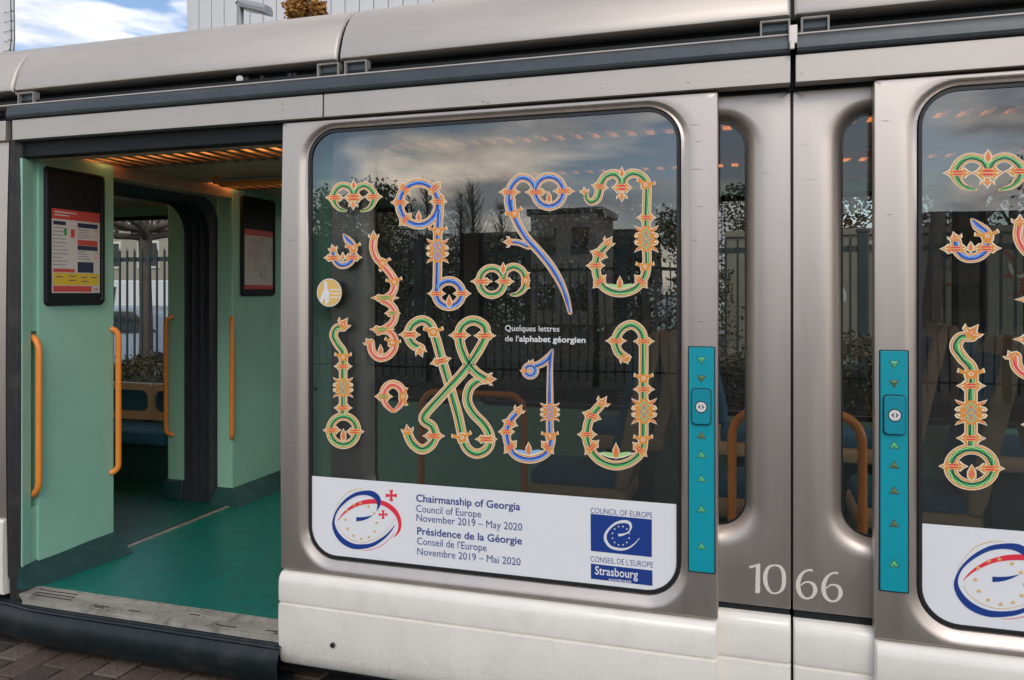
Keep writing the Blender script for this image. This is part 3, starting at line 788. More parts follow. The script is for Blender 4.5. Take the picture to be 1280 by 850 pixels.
# ---------------------------------------------------------------- turquoise strips and push buttons
def strip(px0, px1, ztop, zbot, bz0, bz1, arrows, parent):
    x0, x1 = PX(px0), PX(px1); cx = (x0 + x1) / 2; hw = (x1 - x0) / 2
    mb = MB()
    o = rr(x0 - .003, x1 + .003, zbot - .003, ztop + .003, .005, 3, 3, 12)
    mb.loops([[(a, bulge(b) + .001, b) for a, b in o], [(a, bulge(b) - .0016, b) for a, b in o]], M_black)
    mb.ngon([(a, -.0016 + bulge(1.0), b) for a, b in o] if False else [(a, -.0010, b) for a, b in o], M_black)
    i = rr(x0, x1, zbot, ztop, .004, 3, 3, 12)
    i2 = rr(x0 + .002, x1 - .002, zbot + .002, ztop - .002, .003, 3, 3, 12)
    mb.loops([[(a, -.001, b) for a, b in i], [(a, -.0055, b) for a, b in i2]], M_strip)
    mb.loops([[(a, -.0055, b) for a, b in i2], [(cx + (a - cx) * .05, -.0055, b if abs(a - cx) > .01 else b) for a, b in i2]], M_strip)
    mb.ngon([(a, -.0056, b) for a, b in i2], M_strip)
    for z, up, m in arrows:
        s_ = .013
        t = [(cx - s_, z - .7 * s_), (cx + s_, z - .7 * s_), (cx, z + .95 * s_)] if up else [(cx - s_, z + .7 * s_), (cx, z - .95 * s_), (cx + s_, z + .7 * s_)]
        c0 = (sum(p[0] for p in t) / 3, sum(p[1] for p in t) / 3)
        big = [(c0[0] + (a - c0[0]) * 1.25, c0[1] + (b - c0[1]) * 1.25) for a, b in t]
        mb.ngon([(a, -.0062, b) for a, b in big], M_rail)
        mb.loops([[(a, -.0066, b) for a, b in t], [(c0[0] + (a - c0[0]) * .2, -.0085, c0[1] + (b - c0[1]) * .2) for a, b in t]], m)
    mb.build('button_strip', parent, smooth=False)
    b = MB()
    o = rr(cx - .034, cx + .034, bz0, bz1, .014, 6, 3, 3); q = rr(cx - .032, cx + .032, bz0 + .003, bz1 - .003, .013, 6, 3, 3)
    o1 = rr(cx - .030, cx + .030, bz0 + .005, bz1 - .005, .012, 6, 3, 3)
    cz = (bz0 + bz1) / 2
    b.loops([[(a, -.005, z) for a, z in o], [(a, -.0105, z) for a, z in o]], M_black)
    b.loops([[(a, -.0105, z) for a, z in o], [(a, -.0105, z) for a, z in q]], M_black)
    b.loops([[(a, -.0105, z) for a, z in q], [(a, -.017, z) for a, z in q], [(a, -.020, z) for a, z in o1]], M_btn)
    b.ngon([(a, -.020, z) for a, z in o1], M_btn)
    circ = lambda r, y: [(cx + r * math.cos(2 * PI * i / 24), y, cz + r * math.sin(2 * PI * i / 24)) for i in range(24)]
    b.ngon(circ(.0215, -.0204), M_black); b.ngon(circ(.018, -.0208), M_wbtn)
    for sg in (-1, 1):
        b.ngon([(cx + sg * .003, -.0212, cz + .008), (cx + sg * .011, -.0212, cz), (cx + sg * .003, -.0212, cz - .008), (cx + sg * .003, -.0212, cz - .003), (cx + sg * .006, -.0212, cz), (cx + sg * .003, -.0212, cz + .003)], M_black)
    b.build('push_button', parent, smooth=False)
def zz(px, py): return P(px, py)[1]
strip(861, 893, zz(877, 434), zz(877, 715), zz(877, 530.5), zz(877, 485),
      [(zz(877, 450), 0, M_green), (zz(877, 473), 0, M_olive), (zz(877, 544), 1, M_olive), (zz(877, 568), 1, M_green), (zz(877, 598), 1, M_green), (zz(877, 636), 1, M_green), (zz(877, 682), 1, M_green)], leafA)
strip(1100, 1135, zz(1117, 438.5), zz(1117, 739), zz(1117, 543), zz(1117, 493),
      [(zz(1117, 455), 0, M_green), (zz(1117, 479), 0, M_olive), (zz(1117, 556), 1, M_green), (zz(1117, 581), 1, M_olive), (zz(1117, 613), 1, M_olive), (zz(1117, 654), 1, M_olive), (zz(1117, 704), 1, M_green)], leafB)

# ---------------------------------------------------------------- fixed side panels between the leaves
FY = .066          # face of the fixed panels
def fixed_panel(x0, x1, wx0, wx1, label):
    mb = MB(); z0, z1 = .566, 2.388; wz0, wz1 = .832, 2.300
    out = rr(x0, x1, z0, z1, .004)
    h0 = rr(wx0 - .07, wx1 + .07, wz0 - .07, wz1 + .045, .16); h1 = rr(wx0 - .035, wx1 + .035, wz0 - .035, wz1 + .025, .13); h2 = rr(wx0 - .008, wx1 + .008, wz0 - .008, wz1 + .008, .105); h3 = rr(wx0, wx1, wz0, wz1, .10)
    f = lambda l, d: [(x, FY + d + bulge(z), z) for x, z in l]
    L_ = [[(x, FY + .05, z) for x, z in out], f(out, .002), f(rr(x0 + .002, x1 - .002, z0 + .002, z1 - .002, .004), 0)]
    for t in (.3, .6, 1): L_.append(f(lp(out, h0, t), 0))
    L_ += [f(lp(h0, h1, .5), .002), f(h1, .007), f(lp(h1, h2, .5), .016), f(h2, .029), f(h3, .037)]
    mb.loops(L_, M_metal)
    p = weld(mb.build('side_panel', tram)); p['label'] = label
    s = MB(); a = rr(wx0, wx1, wz0, wz1, .10); b = rr(wx0 + .006, wx1 - .006, wz0 + .006, wz1 - .006, .094)
    s.loops([[(x, FY + .037 + bulge(z), z) for x, z in a], [(x, FY + .035, z) for x, z in b], [(x, FY + .05, z) for x, z in b]], M_seal); s.build('window_seal', p)
    g = MB(); g.ngon([(x, FY + .042, z) for x, z in rr(wx0 + .002, wx1 - .002, wz0 + .002, wz1 - .002, .097)], M_glass2); g.build('window_pane', p, smooth=False)
    return p
fpA = fixed_panel(-1.72, .0965, -1.535, PX(933, .1), 'fixed side panel carrying the numerals 10')
fpB = fixed_panel(.1045, 1.93, PX(1051.5, .1), 1.73, 'fixed side panel carrying the numerals 66')
# numerals
yn = FY - .0012
def numeral_map(a, b):
    return P(920 + a / 8.533, 690 + b / 8.533, FY)
def swoosh3(mb, pts, y, m):
    q = catmull(pts, 8); A = []; B = []
    for i, p in enumerate(q):
        a, b = q[max(i - 1, 0)], q[min(i + 1, len(q) - 1)]
        dx, dy = b[0] - a[0], b[1] - a[1]; n = math.hypot(dx, dy) or 1
        A.append(numeral_map(p[0] - dy / n * p[2] / 2, p[1] + dx / n * p[2] / 2)); B.append(numeral_map(p[0] + dy / n * p[2] / 2, p[1] - dx / n * p[2] / 2))
    mb.loops([[(a, y(b), b) for a, b in A], [(a, y(b), b) for a, b in B]], m, closed=False)
yf = lambda z: yn + bulge(z)
nm = MB()
nm.ngon([(a, yf(b), b) for a, b in [numeral_map(*p) for p in [(140, 155), (258, 122), (256, 444), (205, 442), (212, 160), (146, 180)]]], M_num)
swoosh3(nm, [(412, 143, 17), (350, 165, 30), (316, 230, 44), (313, 310, 46), (335, 385, 38), (375, 435, 22), (415, 446, 17), (465, 430, 24), (502, 380, 40), (512, 300, 46), (505, 220, 44), (470, 160, 30), (412, 143, 17)], yf, M_num)
nm.build('numeral', fpA, smooth=False)
for ox, oy in ((0, 0), (272, 30)):
    n6 = MB()
    swoosh3(n6, [(818 + ox, 200 + oy, 24), (775 + ox, 196 + oy, 22), (720 + ox, 220 + oy, 26), (678 + ox, 280 + oy, 42), (662 + ox, 350 + oy, 48), (675 + ox, 430 + oy, 44), (715 + ox, 485 + oy, 30), (765 + ox, 501 + oy, 20), (815 + ox, 480 + oy, 30), (845 + ox, 420 + oy, 46), (830 + ox, 355 + oy, 36), (780 + ox, 325 + oy, 20), (730 + ox, 330 + oy, 16), (690 + ox, 362 + oy, 14)], yf, M_num)
    n6.build('numeral', fpB, smooth=False)

# middle skirts below the fixed panels
def skirt(x0, x1, ztop, off, name='skirt_panel', zb=.10):
    k = MB(); dz = ztop - .515
    pr = [(.12, ztop), (off + .014, ztop), (off - .002, ztop - .006), (off - .013, ztop - .02), (off - .017, ztop - .05), (off - .017, .405), (off - .014, .392), (off - .002, .388), (off - .002, .383), (off - .015, .378), (off - .018, .33), (off - .018, .25), (off - .010, .16), (off + .01, zb), (.12, zb - .002)]
    sh = lambda f: [(y + (f if y < .1 else 0), z) for y, z in pr]
    LL = [(x0, .012), (x0 + .004, .004), (x0 + .014, 0), (x1 - .014, 0), (x1 - .004, .004), (x1, .012)]
    k.loops([[(x, y, z) for y, z in sh(f)] for x, f in LL], M_white, closed=False)
    for x_, f in ((x0, .012), (x1, .012)): k.ngon([(x_, y, z) for y, z in sh(f)], M_white)
    return weld(k.build(name, tram))
skirt(-.30, .096, .541, .052)
skirt(.105, .60, .536, .052)
gp = MB(); gp.box(-.3, .5, .085, .12, .50, .60, M_black); gp.build('gap_backing', tram)
jt = MB(); jt.box(.094, .107, .085, .12, .1, 2.42, M_black); jt.build('joint_seal', tram)

# ---------------------------------------------------------------- cantrail panels, gutter rail, recess, roof fairing
CT, CB = 2.490, 2.396
def cant(x0, x1):
    k = MB(); k.box(x0, x1, -.004, .06, CB, CT, M_roof); k.build('cantrail_panel', tram, bevel=.002)
XS = [(-3.372, PX(403.5)), (PX(405.5), PX(988)), (PX(994.5), 2.6)]
for a, b in XS: cant(a, b)
cant(-6.2, -3.415)
kb = MB(); kb.box(-6.2, 2.6, .07, .10, 2.385, 2.60, M_black); kb.build('cantrail_backing', tram)
rail_prof = [(.05, 2.494), (-.008, 2.494), (-.016, 2.499), (-.019, 2.510), (-.016, 2.530), (-.012, 2.546), (-.008, 2.553), (.05, 2.553)]
for a, b in ((-3.395, PX(988)), (PX(996), 2.6)):
    k = MB(); k.extrude_x(rail_prof, a, b, M_rail, closed=True); k.build('gutter_rail', tram, ang=20)
k = MB(); k.extrude_x([(.10, 2.554), (-.006, 2.554), (-.010, 2.558), (-.006, 2.5635), (.10, 2.5635)], -3.6, PX(988), M_roof, closed=True); k.build('roof_ledge', tram)
k = MB(); k.extrude_x([(.10, 2.554), (-.006, 2.554), (-.010, 2.558), (-.006, 2.5635), (.10, 2.5635)], PX(996), 2.6, M_roof, closed=True); k.build('roof_ledge', tram)
k = MB(); k.box(-6.2, -3.60, -.01, .10, 2.53, 2.5745, M_roof); k.build('roof_ledge', tram, bevel=.004)
k = MB(); k.box(PX(985.5), PX(996.5), -.034, .02, 2.520, 2.585, M_metal); k.box(PX(986.5), PX(993), -.038, -.03, 2.500, 2.53, M_metal); k.build('rail_bracket', tram, bevel=.003)
k = MB(); k.box(-6.2, 2.6, .17, .2, 2.54, 2.76, M_black); k.build('roof_recess', tram)
k = MB(); k.box(-6.2, 2.6, .05, .2, 2.53, 2.556, M_black); k.build('recess_shelf', tram)
fair = [(.20, 2.650), (.082, 2.650), (.072, 2.655), (.070, 2.668), (.078, 2.70), (.094, 2.75), (.118, 2.80), (.155, 2.85), (.205, 2.89), (.28, 2.925), (.40, 2.955), (.60, 2.975), (.90, 2.985), (1.25, 2.988), (1.6, 2.985), (1.9, 2.97), (2.2, 2.93), (2.4, 2.80), (2.42, 2.65)]
FS = [-6.2, -3.455, -1.690, .102, 2.8]
for i in range(len(FS) - 1):
    k = MB()
    a, b = FS[i] + .006, FS[i + 1] - .006
    sh = lambda f: [(y + f * (1 if y < .6 else 0), z - f * .6) for y, z in fair]
    k.loops([[(a, y, z) for y, z in sh(.012)], [(a + .004, y, z) for y, z in sh(.003)], [(a + .012, y, z) for y, z in fair], [(b - .012, y, z) for y, z in fair], [(b - .004, y, z) for y, z in sh(.003)], [(b, y, z) for y, z in sh(.012)]], M_roof, closed=False)
    k.build('roof_fairing', tram, ang=50)
for s_ in (-3.455, -1.690, .102): k = MB(); k.loops([[(s_ - .012, y + .022, z - .014) for y, z in fair], [(s_ + .012, y + .022, z - .014) for y, z in fair]], M_black if s_ > -3 else M_tan, closed=False); k.build('fairing_seam', tram)
# small framed latch boxes at each seam
def latch(px, py, pw, ph):
    x0, z1 = P(px, py, .06); x1, z0 = P(px + pw, py + ph, .06)
    z0 = 2.567; z1 = 2.636
    k = MB(); t = .007
    a = rr(x0, x1, z0, z1, .003, 2, 1, 1); b = rr(x0 + t, x1 - t, z0 + t, z1 - t, .002, 2, 1, 1)
    k.loops([[(x, .09, z) for x, z in a], [(x, .055, z) for x, z in a], [(x, .055, z) for x, z in b], [(x, .075, z) for x, z in b]], mat('weathered_grey', (.26, .245, .225), .6, noise=.2, nscale=20))
    k.ngon([(x, .075, z) for x, z in b], M_rail)
    k.build('latch_box', tram, smooth=False)
latch(397, 85, 27, 10); latch(431, 82, 28, 10); latch(950, 33, 38, 12); latch(1001, 28, 36, 12); latch(23, 120, 20, 10)
for px, r in ((300, .018), (308, .014), (327, .012), (362, .014), (368, .01)):
    k = MB(); k.cyl((PX(px, .13), .13, 2.60), (0, .3, 1), r, .06, M_rail); k.build('roof_fitting', tram)
k = MB(); k.cyl((PX(300, .1), .10, 2.615), (0, 1, .2), .016, .01, M_whitep); k.build('roof_fitting', tram)

k = MB()
for px, py, l, a, yy in ((353, 130, 5, 80, -.005), (354, 137, 3, 95, -.005), (604, 127, 7, 25, -.005), (610, 128, 4, 120, -.005), (478, 125, 2, 0, -.005), (638, 106, 3, 60, -.005), (1090, 84, 2, 10, -.005), (860, 103, 5, 20, -.005), (752, 110, 3, 5, -.005), (1002, 92, 4, 30, -.005), (285, 157, 4, 70, -.005)):
    a = R(a); dx, dy = math.cos(a) * l / 2, math.sin(a) * l / 2; nx, ny = -math.sin(a) * .45, math.cos(a) * .45
    q = [P(px - dx, py - dy, yy), P(px + nx, py + ny, yy), P(px + dx, py + dy, yy), P(px - nx, py - ny, yy)]
    k.ngon([(x, yy, z) for x, z in q], M_rail)
for px, py, l, yy in ((868, 155, 16, 0), (872, 176, 9, 0), (870, 211, 22, 0), (874, 258, 14, 0), (868, 300, 10, 0), (876, 402, 12, 0), (362, 300, 9, 0), (360, 404, 7, 0), (366, 560, 6, 0), (1112, 268, 9, 0), (1108, 150, 14, 0), (950, 126, 26, FY), (958, 216, 18, FY), (1012, 224, 22, FY), (1006, 180, 12, FY), (965, 330, 14, FY), (1020, 560, 4, FY), (950, 650, 12, FY)):
    q = [P(px - l / 2, py, yy), P(px, py + .35, yy), P(px + l / 2, py + 0.3, yy), P(px, py - .3, yy)]
    k.ngon([(x, yy - .0007 + bulge(z), z) for x, z in q], M_alu if yy else M_rail)
k.build('scratch_mark', tram, smooth=False)['kind'] = 'stuff'
# ---------------------------------------------------------------- left neighbouring body section and door frame
k = MB(); zl = [.32 + (2.40 - .32) * i / 14 for i in range(15)]
k.loops([[(x, bulge(z) * 1.0 + (-.0), z) for z in zl] for x in (-6.2, -3.425, -3.418)], M_metal, closed=False)
k.loops([[(-3.418, bulge(z), z) for z in zl], [(-3.415, bulge(z) + .06, z) for z in zl]], M_metal, closed=False)
k.build('end_panel', tram)
k = MB(); k.extrude_x([(.05, .60), (-.006, .60), (-.014, .59), (-.016, .30), (-.010, .25), (.05, .245)], -6.2, -3.418, M_white, closed=True); k.build('end_skirt', tram)
k = MB(); zl = [.20 + (2.50 - .20) * i / 14 for i in range(15)]
prof = [(-3.417, .08), (-3.412, .008), (-3.400, -.006), (-3.384, -.008), (-3.376, .002), (-3.370, .012), (-3.362, .012), (-3.356, .016), (-3.353, .03)]
k.loops([[(x, y + bulge(z), z) for z in zl] for x, y in prof], M_rubber, closed=False)
k.build('door_frame_seal', tram, ang=60)
k = MB(); k.box(-3.37, -1.90, .045, .11, 2.322, 2.395, M_black); k.build('door_header', tram, bevel=.004)
k = MB(); k.box(-3.36, -1.90, .11, .16, 2.318, 2.345, M_ceil); k.build('header_trim', tram, bevel=.003)
# sill: dark outer bumper under the doorway
sp = [(.10, .232), (.02, .224), (-.012, .220), (-.020, .212), (-.030, .212), (-.034, .205), (-.030, .197), (-.045, .18), (-.055, .14), (-.052, .09), (-.03, .055), (.10, .05)]
k = MB()
xs = [(-6.2, .03), (-3.40, .03), (-3.34, .018), (-3.25, .004), (-3.1, 0), (-1.9, 0)]
k.loops([[(x, y + (f if y < .09 else 0), z) for y, z in sp] for x, f in xs], mat('sill_plastic', (.005, .011, .014), .42, noise=.2, nscale=10, dirt=(.1, .1, .09), dscale=8, damt=.25), closed=False)
k.build('door_sill', tram, ang=40)
# worn ribbed threshold plate
k = MB()
k.add([(-3.36, .085, .272), (-1.90, .085, .272), (-1.90, -.012, .236), (-3.30, -.012, .236), (-3.36, .02, .247)], [(0, 4, 3, 2, 1)], M_alu)
k.add([(-3.30, -.012, .236), (-1.90, -.012, .236), (-1.90, -.014, .222), (-3.30, -.014, .222)], [(0, 1, 2, 3)], M_alu)
th = k.build('threshold_plate', tram, smooth=False)
k = MB()
def ribz(y): return .236 + (y + .012) * (.036 / .097)
for j in range(10):
    y = -.004 + j * .0085
    k.box(-3.33 + (.0 if j > 3 else (3 - j) * .02), -1.90, y, y + .0045, ribz(y), ribz(y + .0045) + .0022, M_alu)
k.build('threshold_rib', th, smooth=False)
rnd = random.Random(3)
k = MB()
for j in (0, 1, 2, 3, 5, 7):
    y = .0005 + j * .0085 + .0
    z = ribz(y) + .0012
    segs = [(-3.28, -3.05)] if j > 2 else []
    x = -3.05
    while x < -1.95:
        l = rnd.uniform(.02, .12); 
        if rnd.random() < (.45 if j < 3 else .08): segs.append((x, x + l))
        x += l + rnd.uniform(.02, .2)
    for a, b in segs: k.box(a, b, y - .001, y + .0045, z - .003, z + .0030, M_rubber)
for i in range(12): k.cyl((-3.18 + i * .115, .078, .2705), (0, 0, 1), .004, .003, M_rail, 8)
k.build('anti_slip_insert', th, smooth=False)['kind'] = 'stuff'

# ---------------------------------------------------------------- interior
FLOOR = .27; CEIL = 2.375; XP = -3.36; FARY = 2.45
k = MB(); k.box(XP + .02, 2.6, .085, FARY, FLOOR - .04, FLOOR, M_floor); k.build('saloon_floor', tram)
k = MB(); k.box(-7.6, XP - .02, .085, FARY, FLOOR - .04, FLOOR - .001, M_floor2); k.build('gangway_floor', tram)
k = MB(); k.box(XP - .002, XP + .028, .60, 1.62, FLOOR - .01, FLOOR + .004, M_alu); k.box(XP - .022, XP - .002, .58, 1.65, FLOOR - .01, FLOOR + .001, M_black); k.build('floor_joint_strip', tram)
# partitions (near and far) with slanted edge to the doorway
def wall(name, pts, m, z0, z1, parent=tram, th=.0):
    """pts: plan polyline"""
    k = MB(); k.loops([[(x, y, z0) for x, y in pts], [(x, y, z1) for x, y in pts]], m, closed=False)
    return k.build(name, parent, smooth=False)
def solid(name, plan, z0, z1, m, bevel=.006, parent=tram):
    k = MB(); n = len(plan)
    k.add([(x, y, z0) for x, y in plan] + [(x, y, z1) for x, y in plan], [tuple(range(n))[::-1], tuple(range(n, 2 * n))] + [(i, (i + 1) % n, n + (i + 1) % n, n + i) for i in range(n)], m)
    return k.build(name, parent, bevel=bevel)
near = [(-3.372, .13), (XP, .60), (-3.48, .60), (-3.48, .13)]
far = [(XP, 1.62), (XP, FARY), (-3.48, FARY), (-3.48, 1.62)]
k = MB()
def prism(mb, plan, z0, z1, m):
    n = len(plan)
    mb.add([(x, y, z0) for x, y in plan] + [(x, y, z1) for x, y in plan], [tuple(range(n))[::-1], tuple(range(n, 2 * n))] + [(i, (i + 1) % n, n + (i + 1) % n, n + i) for i in range(n)], m)
ZB = .372
for plan, a, b in (([(XP, .131), (XP, .60), (-3.48, .60), (-3.48, .131)], ZB, CEIL), ([(-3.346, .028), (-3.362, .088), (-3.48, .088), (-3.48, .028)], ZB, 2.315),
                   ([(-3.363, .0885), (-3.374, .1305), (-3.48, .1305), (-3.48, .0885)], ZB, .64), ([(-3.363, .0885), (-3.374, .1305), (-3.48, .1305), (-3.48, .0885)], 1.49, CEIL),
                   ([(-3.415, .0885), (-3.415, .1305), (-3.48, .1305), (-3.48, .0885)], .64, 1.49)):
    prism(k, plan, a, b, M_mint)
pn = k.build('partition', tram, smooth=False); pn['label'] = 'mint green partition beside the doorway'
pf = solid('partition', far, ZB, CEIL, M_mint); pf['label'] = 'mint green partition with the network map'
sk = [(-3.345, .11), (-3.54, .335), (-3.545, .81), (-3.72, .81), (-3.72, .11)]
k = MB(); n = 5
top = [(-3.350, .028), (-3.372, .125), (XP, .60), (-3.48, .60), (-3.48, .028)]
bot = [(-3.335, .020), (-3.290, .125), (-3.245, .615), (-3.48, .63), (-3.48, .020)]
k.add([(x, y, FLOOR + .001) for x, y in bot] + [(x, y, FLOOR + .05) for x, y in [(a + (c - a) * .4, b + (d - b) * .4) for (a, b), (c, d) in zip(bot, top)]] + [(x + .004, y - .002, .378) for x, y in top], [(i + 5 * j, (i + 1) % 5 + 5 * j, 5 * (j + 1) + (i + 1) % 5, 5 * (j + 1) + i) for j in (0, 1) for i in range(5)], M_dteal)
k.build('skirting', tram, ang=25)
k = MB(); top = far; bot = [(-3.26, 1.56), (-3.26, FARY), (-3.50, FARY), (-3.50, 1.56)]
k.add([(x, y, FLOOR + .001) for x, y in bot] + [(x + .004, y - .003, .378) for x, y in top], [(i, (i + 1) % 4, 4 + (i + 1) % 4, 4 + i) for i in range(4)], M_dteal)
k.build('skirting', tram, ang=25)
# recessed channel in the partition edges where the handles sit
def handle(path, r=.0155):
    k = MB(); k.tube(path, r, M_orange, 12); return k.build('grab_handle', tram, ang=60)
def bowed(a, top, bot, out, rad=.045):
    """vertical handle: a=(x,y), out = direction to stand off"""
    x, y = a; ox, oy = out; P_ = [(x, y, top)]
    for i in range(1, 6):
        t = R(90 * i / 5); P_.append((x + ox * rad * 1.0 * math.sin(t), y + oy * rad * math.sin(t), top + .0 - rad * (1 - math.cos(t))))
    Q = [(p[0], p[1], bot + (top - p[2])) for p in P_][::-1]
    return P_ + Q
def wpt(px, py, Y):      # world point at photo px on plane y = Y
    X, Z = P(px, py, Y); return X, Z
X, zt = wpt(42, 420, .09); _, zb = wpt(48, 622, .09)
handle(bowed((-3.405, .108), zt, zb, (1, 0), .07))
X, zt = wpt(140, 411, .60); _, zb = wpt(140, 590, .60)
handle(bowed((-3.365, .585), zt, zb, (.7, .5)))
X, zt = wpt(207, 396, 1.62); _, zb = wpt(207, 543, 1.62)
handle(bowed((-3.83, 1.625), zt, zb, (-.9, -.7)))
X, zt = wpt(291, 398, 1.62); _, zb = wpt(291, 548, 1.62)
handle(bowed((-3.372, 1.63), zt, zb, (.6, -.7)))
# latch slot and groove on the near partition
k = MB(); k.box(-.002, .002, -.010, .010, -.02, .02, M_black); s_ = k.build('latch_slot', tram, smooth=False); s_.location = (-3.3575, .061, .52); s_.rotation_euler = (0, 0, R(13.8))
# bellows of the gangway: folded ribs round an arch
def arch(x, dy, dz):
    y0, y1 = .60 - dy, 1.62 + dy; zt = 2.29 + dz; r = .20; pts = [(x, y0, FLOOR)]
    for i in range(7): a = R(180 - 90 * i / 6); pts.append((x, y0 + r + r * math.cos(a), zt - r + r * math.sin(a)))
    for i in range(7): a = R(90 - 90 * i / 6); pts.append((x, y1 - r + r * math.cos(a), zt - r + r * math.sin(a)))
    pts.append((x, y1, FLOOR)); return pts
k = MB(); fr = []
N = 9
for i in range(N):
    x = -3.482 - i * .033; fr.append(arch(x, -.035 if i % 2 else .02, -.03 if i % 2 else .02))
k.loops(fr, mat('bellows_rubber', (.032, .037, .042), .42, noise=.2, nscale=12), closed=False); k.build('bellows', tram, ang=20)
# header wall over the gangway opening (both modules)
def header(x0, x1, zt=2.20):
    k = MB(); k.box(x0, x1, .60, 1.62, zt, CEIL, M_mint); return k.build('gangway_header', tram, bevel=.004)
k = MB(); k.box(-3.48, XP, .60, 1.62, 2.30, CEIL, M_ceil); k.build('gangway_header', tram, bevel=.004)
# next module: partition, far wall with window, bench
def far_wall(x0, x1, wins):
    k = MB(); z0, z1 = .90, 2.28
    k.box(x0, x1, FARY, FARY + .05, FLOOR, z0, M_mint); k.box(x0, x1, FARY, FARY + .05, z1, CEIL + .1, M_mint)
    e = x0
    mu = mat('grey_mullion', (.20, .22, .21), .5)
    for a, b in wins: k.box(e, a, FARY, FARY + .05, z0, z1, mu); e = b
    k.box(e, x1, FARY, FARY + .05, z0, z1, mu)
    o = k.build('far_wall', tram, smooth=False)
    for a, b in wins:
        g = MB(); g.ngon([(x, FARY + .02, z) for x, z in rr(a, b, z0, z1, .02)], M_glassf); g.build('window_pane', o, smooth=False)
        f = MB(); A = rr(a - .02, b + .02, z0 - .02, z1 + .02, .08); B = rr(a + .012, b - .012, z0 + .012, z1 - .012, .07)
        f.loops([[(x, FARY - .002, z) for x, z in A], [(x, FARY - .008, z) for x, z in B], [(x, FARY + .03, z) for x, z in B]], M_seal); f.build('window_frame', o, smooth=False)
    return o
far_wall(-3.48, 2.6, [(-3.35, -2.05), (-1.90, -.45), (-.30, 1.1), (1.25, 2.5)])
far_wall(-7.6, -3.9, [(-7.3, -6.05), (-5.95, -4.25)])
k = MB(); k.box(-4.62, -4.13, 1.90, FARY, FLOOR, CEIL, M_mint) if False else None
solid('partition', [(-3.75, 1.62), (-3.75, FARY), (-3.88, FARY), (-3.88, 1.62)], .40, CEIL, M_mint)['label'] = 'mint green partition beyond the bellows'
solid('partition', [(-3.75, .17), (-3.75, .60), (-3.88, .60), (-3.88, .17)], .40, CEIL, M_mint)['label'] = 'mint green partition on the near side beyond the bellows'
solid('skirting', [(-3.74, 1.60), (-3.74, FARY), (-3.90, FARY), (-3.90, 1.60)], FLOOR, .40, M_dteal)
k = MB(); k.box(-3.88, -3.75, .60, 1.62, 2.30, CEIL, M_ceil); k.build('gangway_header', tram)
k = MB(); k.box(-7.7, -3.5, .14, .16, FLOOR, CEIL, M_mint); k.build('near_wall', tram)
k = MB(); k.box(-7.75, -7.7, .14, FARY, FLOOR, CEIL, M_mint); k.build('end_wall', tram)

# ceiling, lamps and slats
k = MB(); k.box(-7.7, 2.6, .10, FARY + .05, CEIL + .055, CEIL + .09, M_ceil); k.build('ceiling', tram)
k = MB()
for a, b in ((.10, .40), (.66, 1.38), (1.70, FARY)): k.box(-7.7, 2.6, a, b, CEIL, CEIL + .02, M_ceil)
k.build('ceiling_panel', tram, smooth=False)
for y0, y1 in ((.46, .60), (1.50, 1.66)):
    for i in range(8):
        x0 = -7.3 + i * 1.22
        k = MB(); k.box(x0, x0 + 1.12, (y0 + y1) / 2 - .018, (y0 + y1) / 2 + .018, CEIL + .014, CEIL + .03, M_lampb); k.build('lamp_tube', tram, smooth=False)
slat = None
for y0, y1 in ((.38, .66), (1.38, 1.70)):
    for i in range(122):
        x = -7.3 + i * .080
        if slat is None:
            k = MB(); k.box(-.021, .021, 0, .34, -.012, .004, M_slat)
            slat = k.build('ceiling_slat', tram, smooth=False); s_ = slat
        else:
            s_ = slat.copy(); col.objects.link(s_); s_.parent = tram
        s_.location = (x, y0 - .01, CEIL + .002)
# overhead orange rail with a grey panel, seen through the doorway
k = MB()
pp = [(P(265, 212, 1.2)[0], 1.2, P(265, 212, 1.2)[1])] 
a = P(262, 205, 1.15); b = P(268, 226, 1.15); c = P(290, 230, 1.15)
k.tube([(a[0], 1.15, a[1] + .05), (a[0], 1.15, a[1]), (b[0], 1.15, b[1] + .02), (b[0] + .05, 1.15, c[1]), (c[0] + .1, 1.15, c[1]), (1.8, 1.15, c[1])], .016, M_orange, 10)
k.build('overhead_rail', tram, ang=60)
k = MB(); k.box(b[0] + .03, 1.75, 1.17, 1.19, c[1] + .04, CEIL - .02, mat('grey_green_panel', (.22, .26, .23), .4)); k.build('overhead_panel', tram, bevel=.02)

# poster frames on the partitions (plane x = XP, facing +X)
def frame(y0, y1, z0, z1, pz0, pz1, label):
    fr_ = MB()
    x = XP + .002
    o = rr(y0, y1, z0, z1, .025, 5, 2, 2); i = rr(y0 + .028, y1 - .022, z0 + .03, z1 - .02, .012, 5, 2, 2)
    fr_.loops([[(x, a, b) for a, b in o], [(x + .018, a, b) for a, b in lp(o, i, .25)], [(x + .018, a, b) for a, b in lp(o, i, .8)], [(x + .010, a, b) for a, b in i]], M_black)
    fr_.ngon([(x + .010, a, b) for a, b in i], M_black)
    f = fr_.build('poster_frame', tram, smooth=True); f['label'] = label
    return f
X_ = XP + .0135
def rect(mb, y0, y1, z0, z1, m, l=0): mb.add([(X_ + l * .0006, y0, z0), (X_ + l * .0006, y1, z0), (X_ + l * .0006, y1, z1), (X_ + l * .0006, y0, z1)], [(0, 1, 2, 3)], m)
M_paper = mat('poster_paper', (.62, .60, .56), .4)
M_yel = mat('poster_yellow', (.72, .50, .03), .4)
M_ndark = mat('poster_navy', (.02, .03, .07), .4)
M_pink = mat('poster_red', (.60, .07, .055), .4)
f1 = frame(.155, .525, 1.61, 2.30, 0, 0, 'black notice frame with a ticket poster')
po = MB(); y0, y1, zb, zt = .192, .492, 1.675, 2.095
W_ = y1 - y0; H_ = zt - zb
def U(a, b): return y0 + a * W_, zt - b * H_
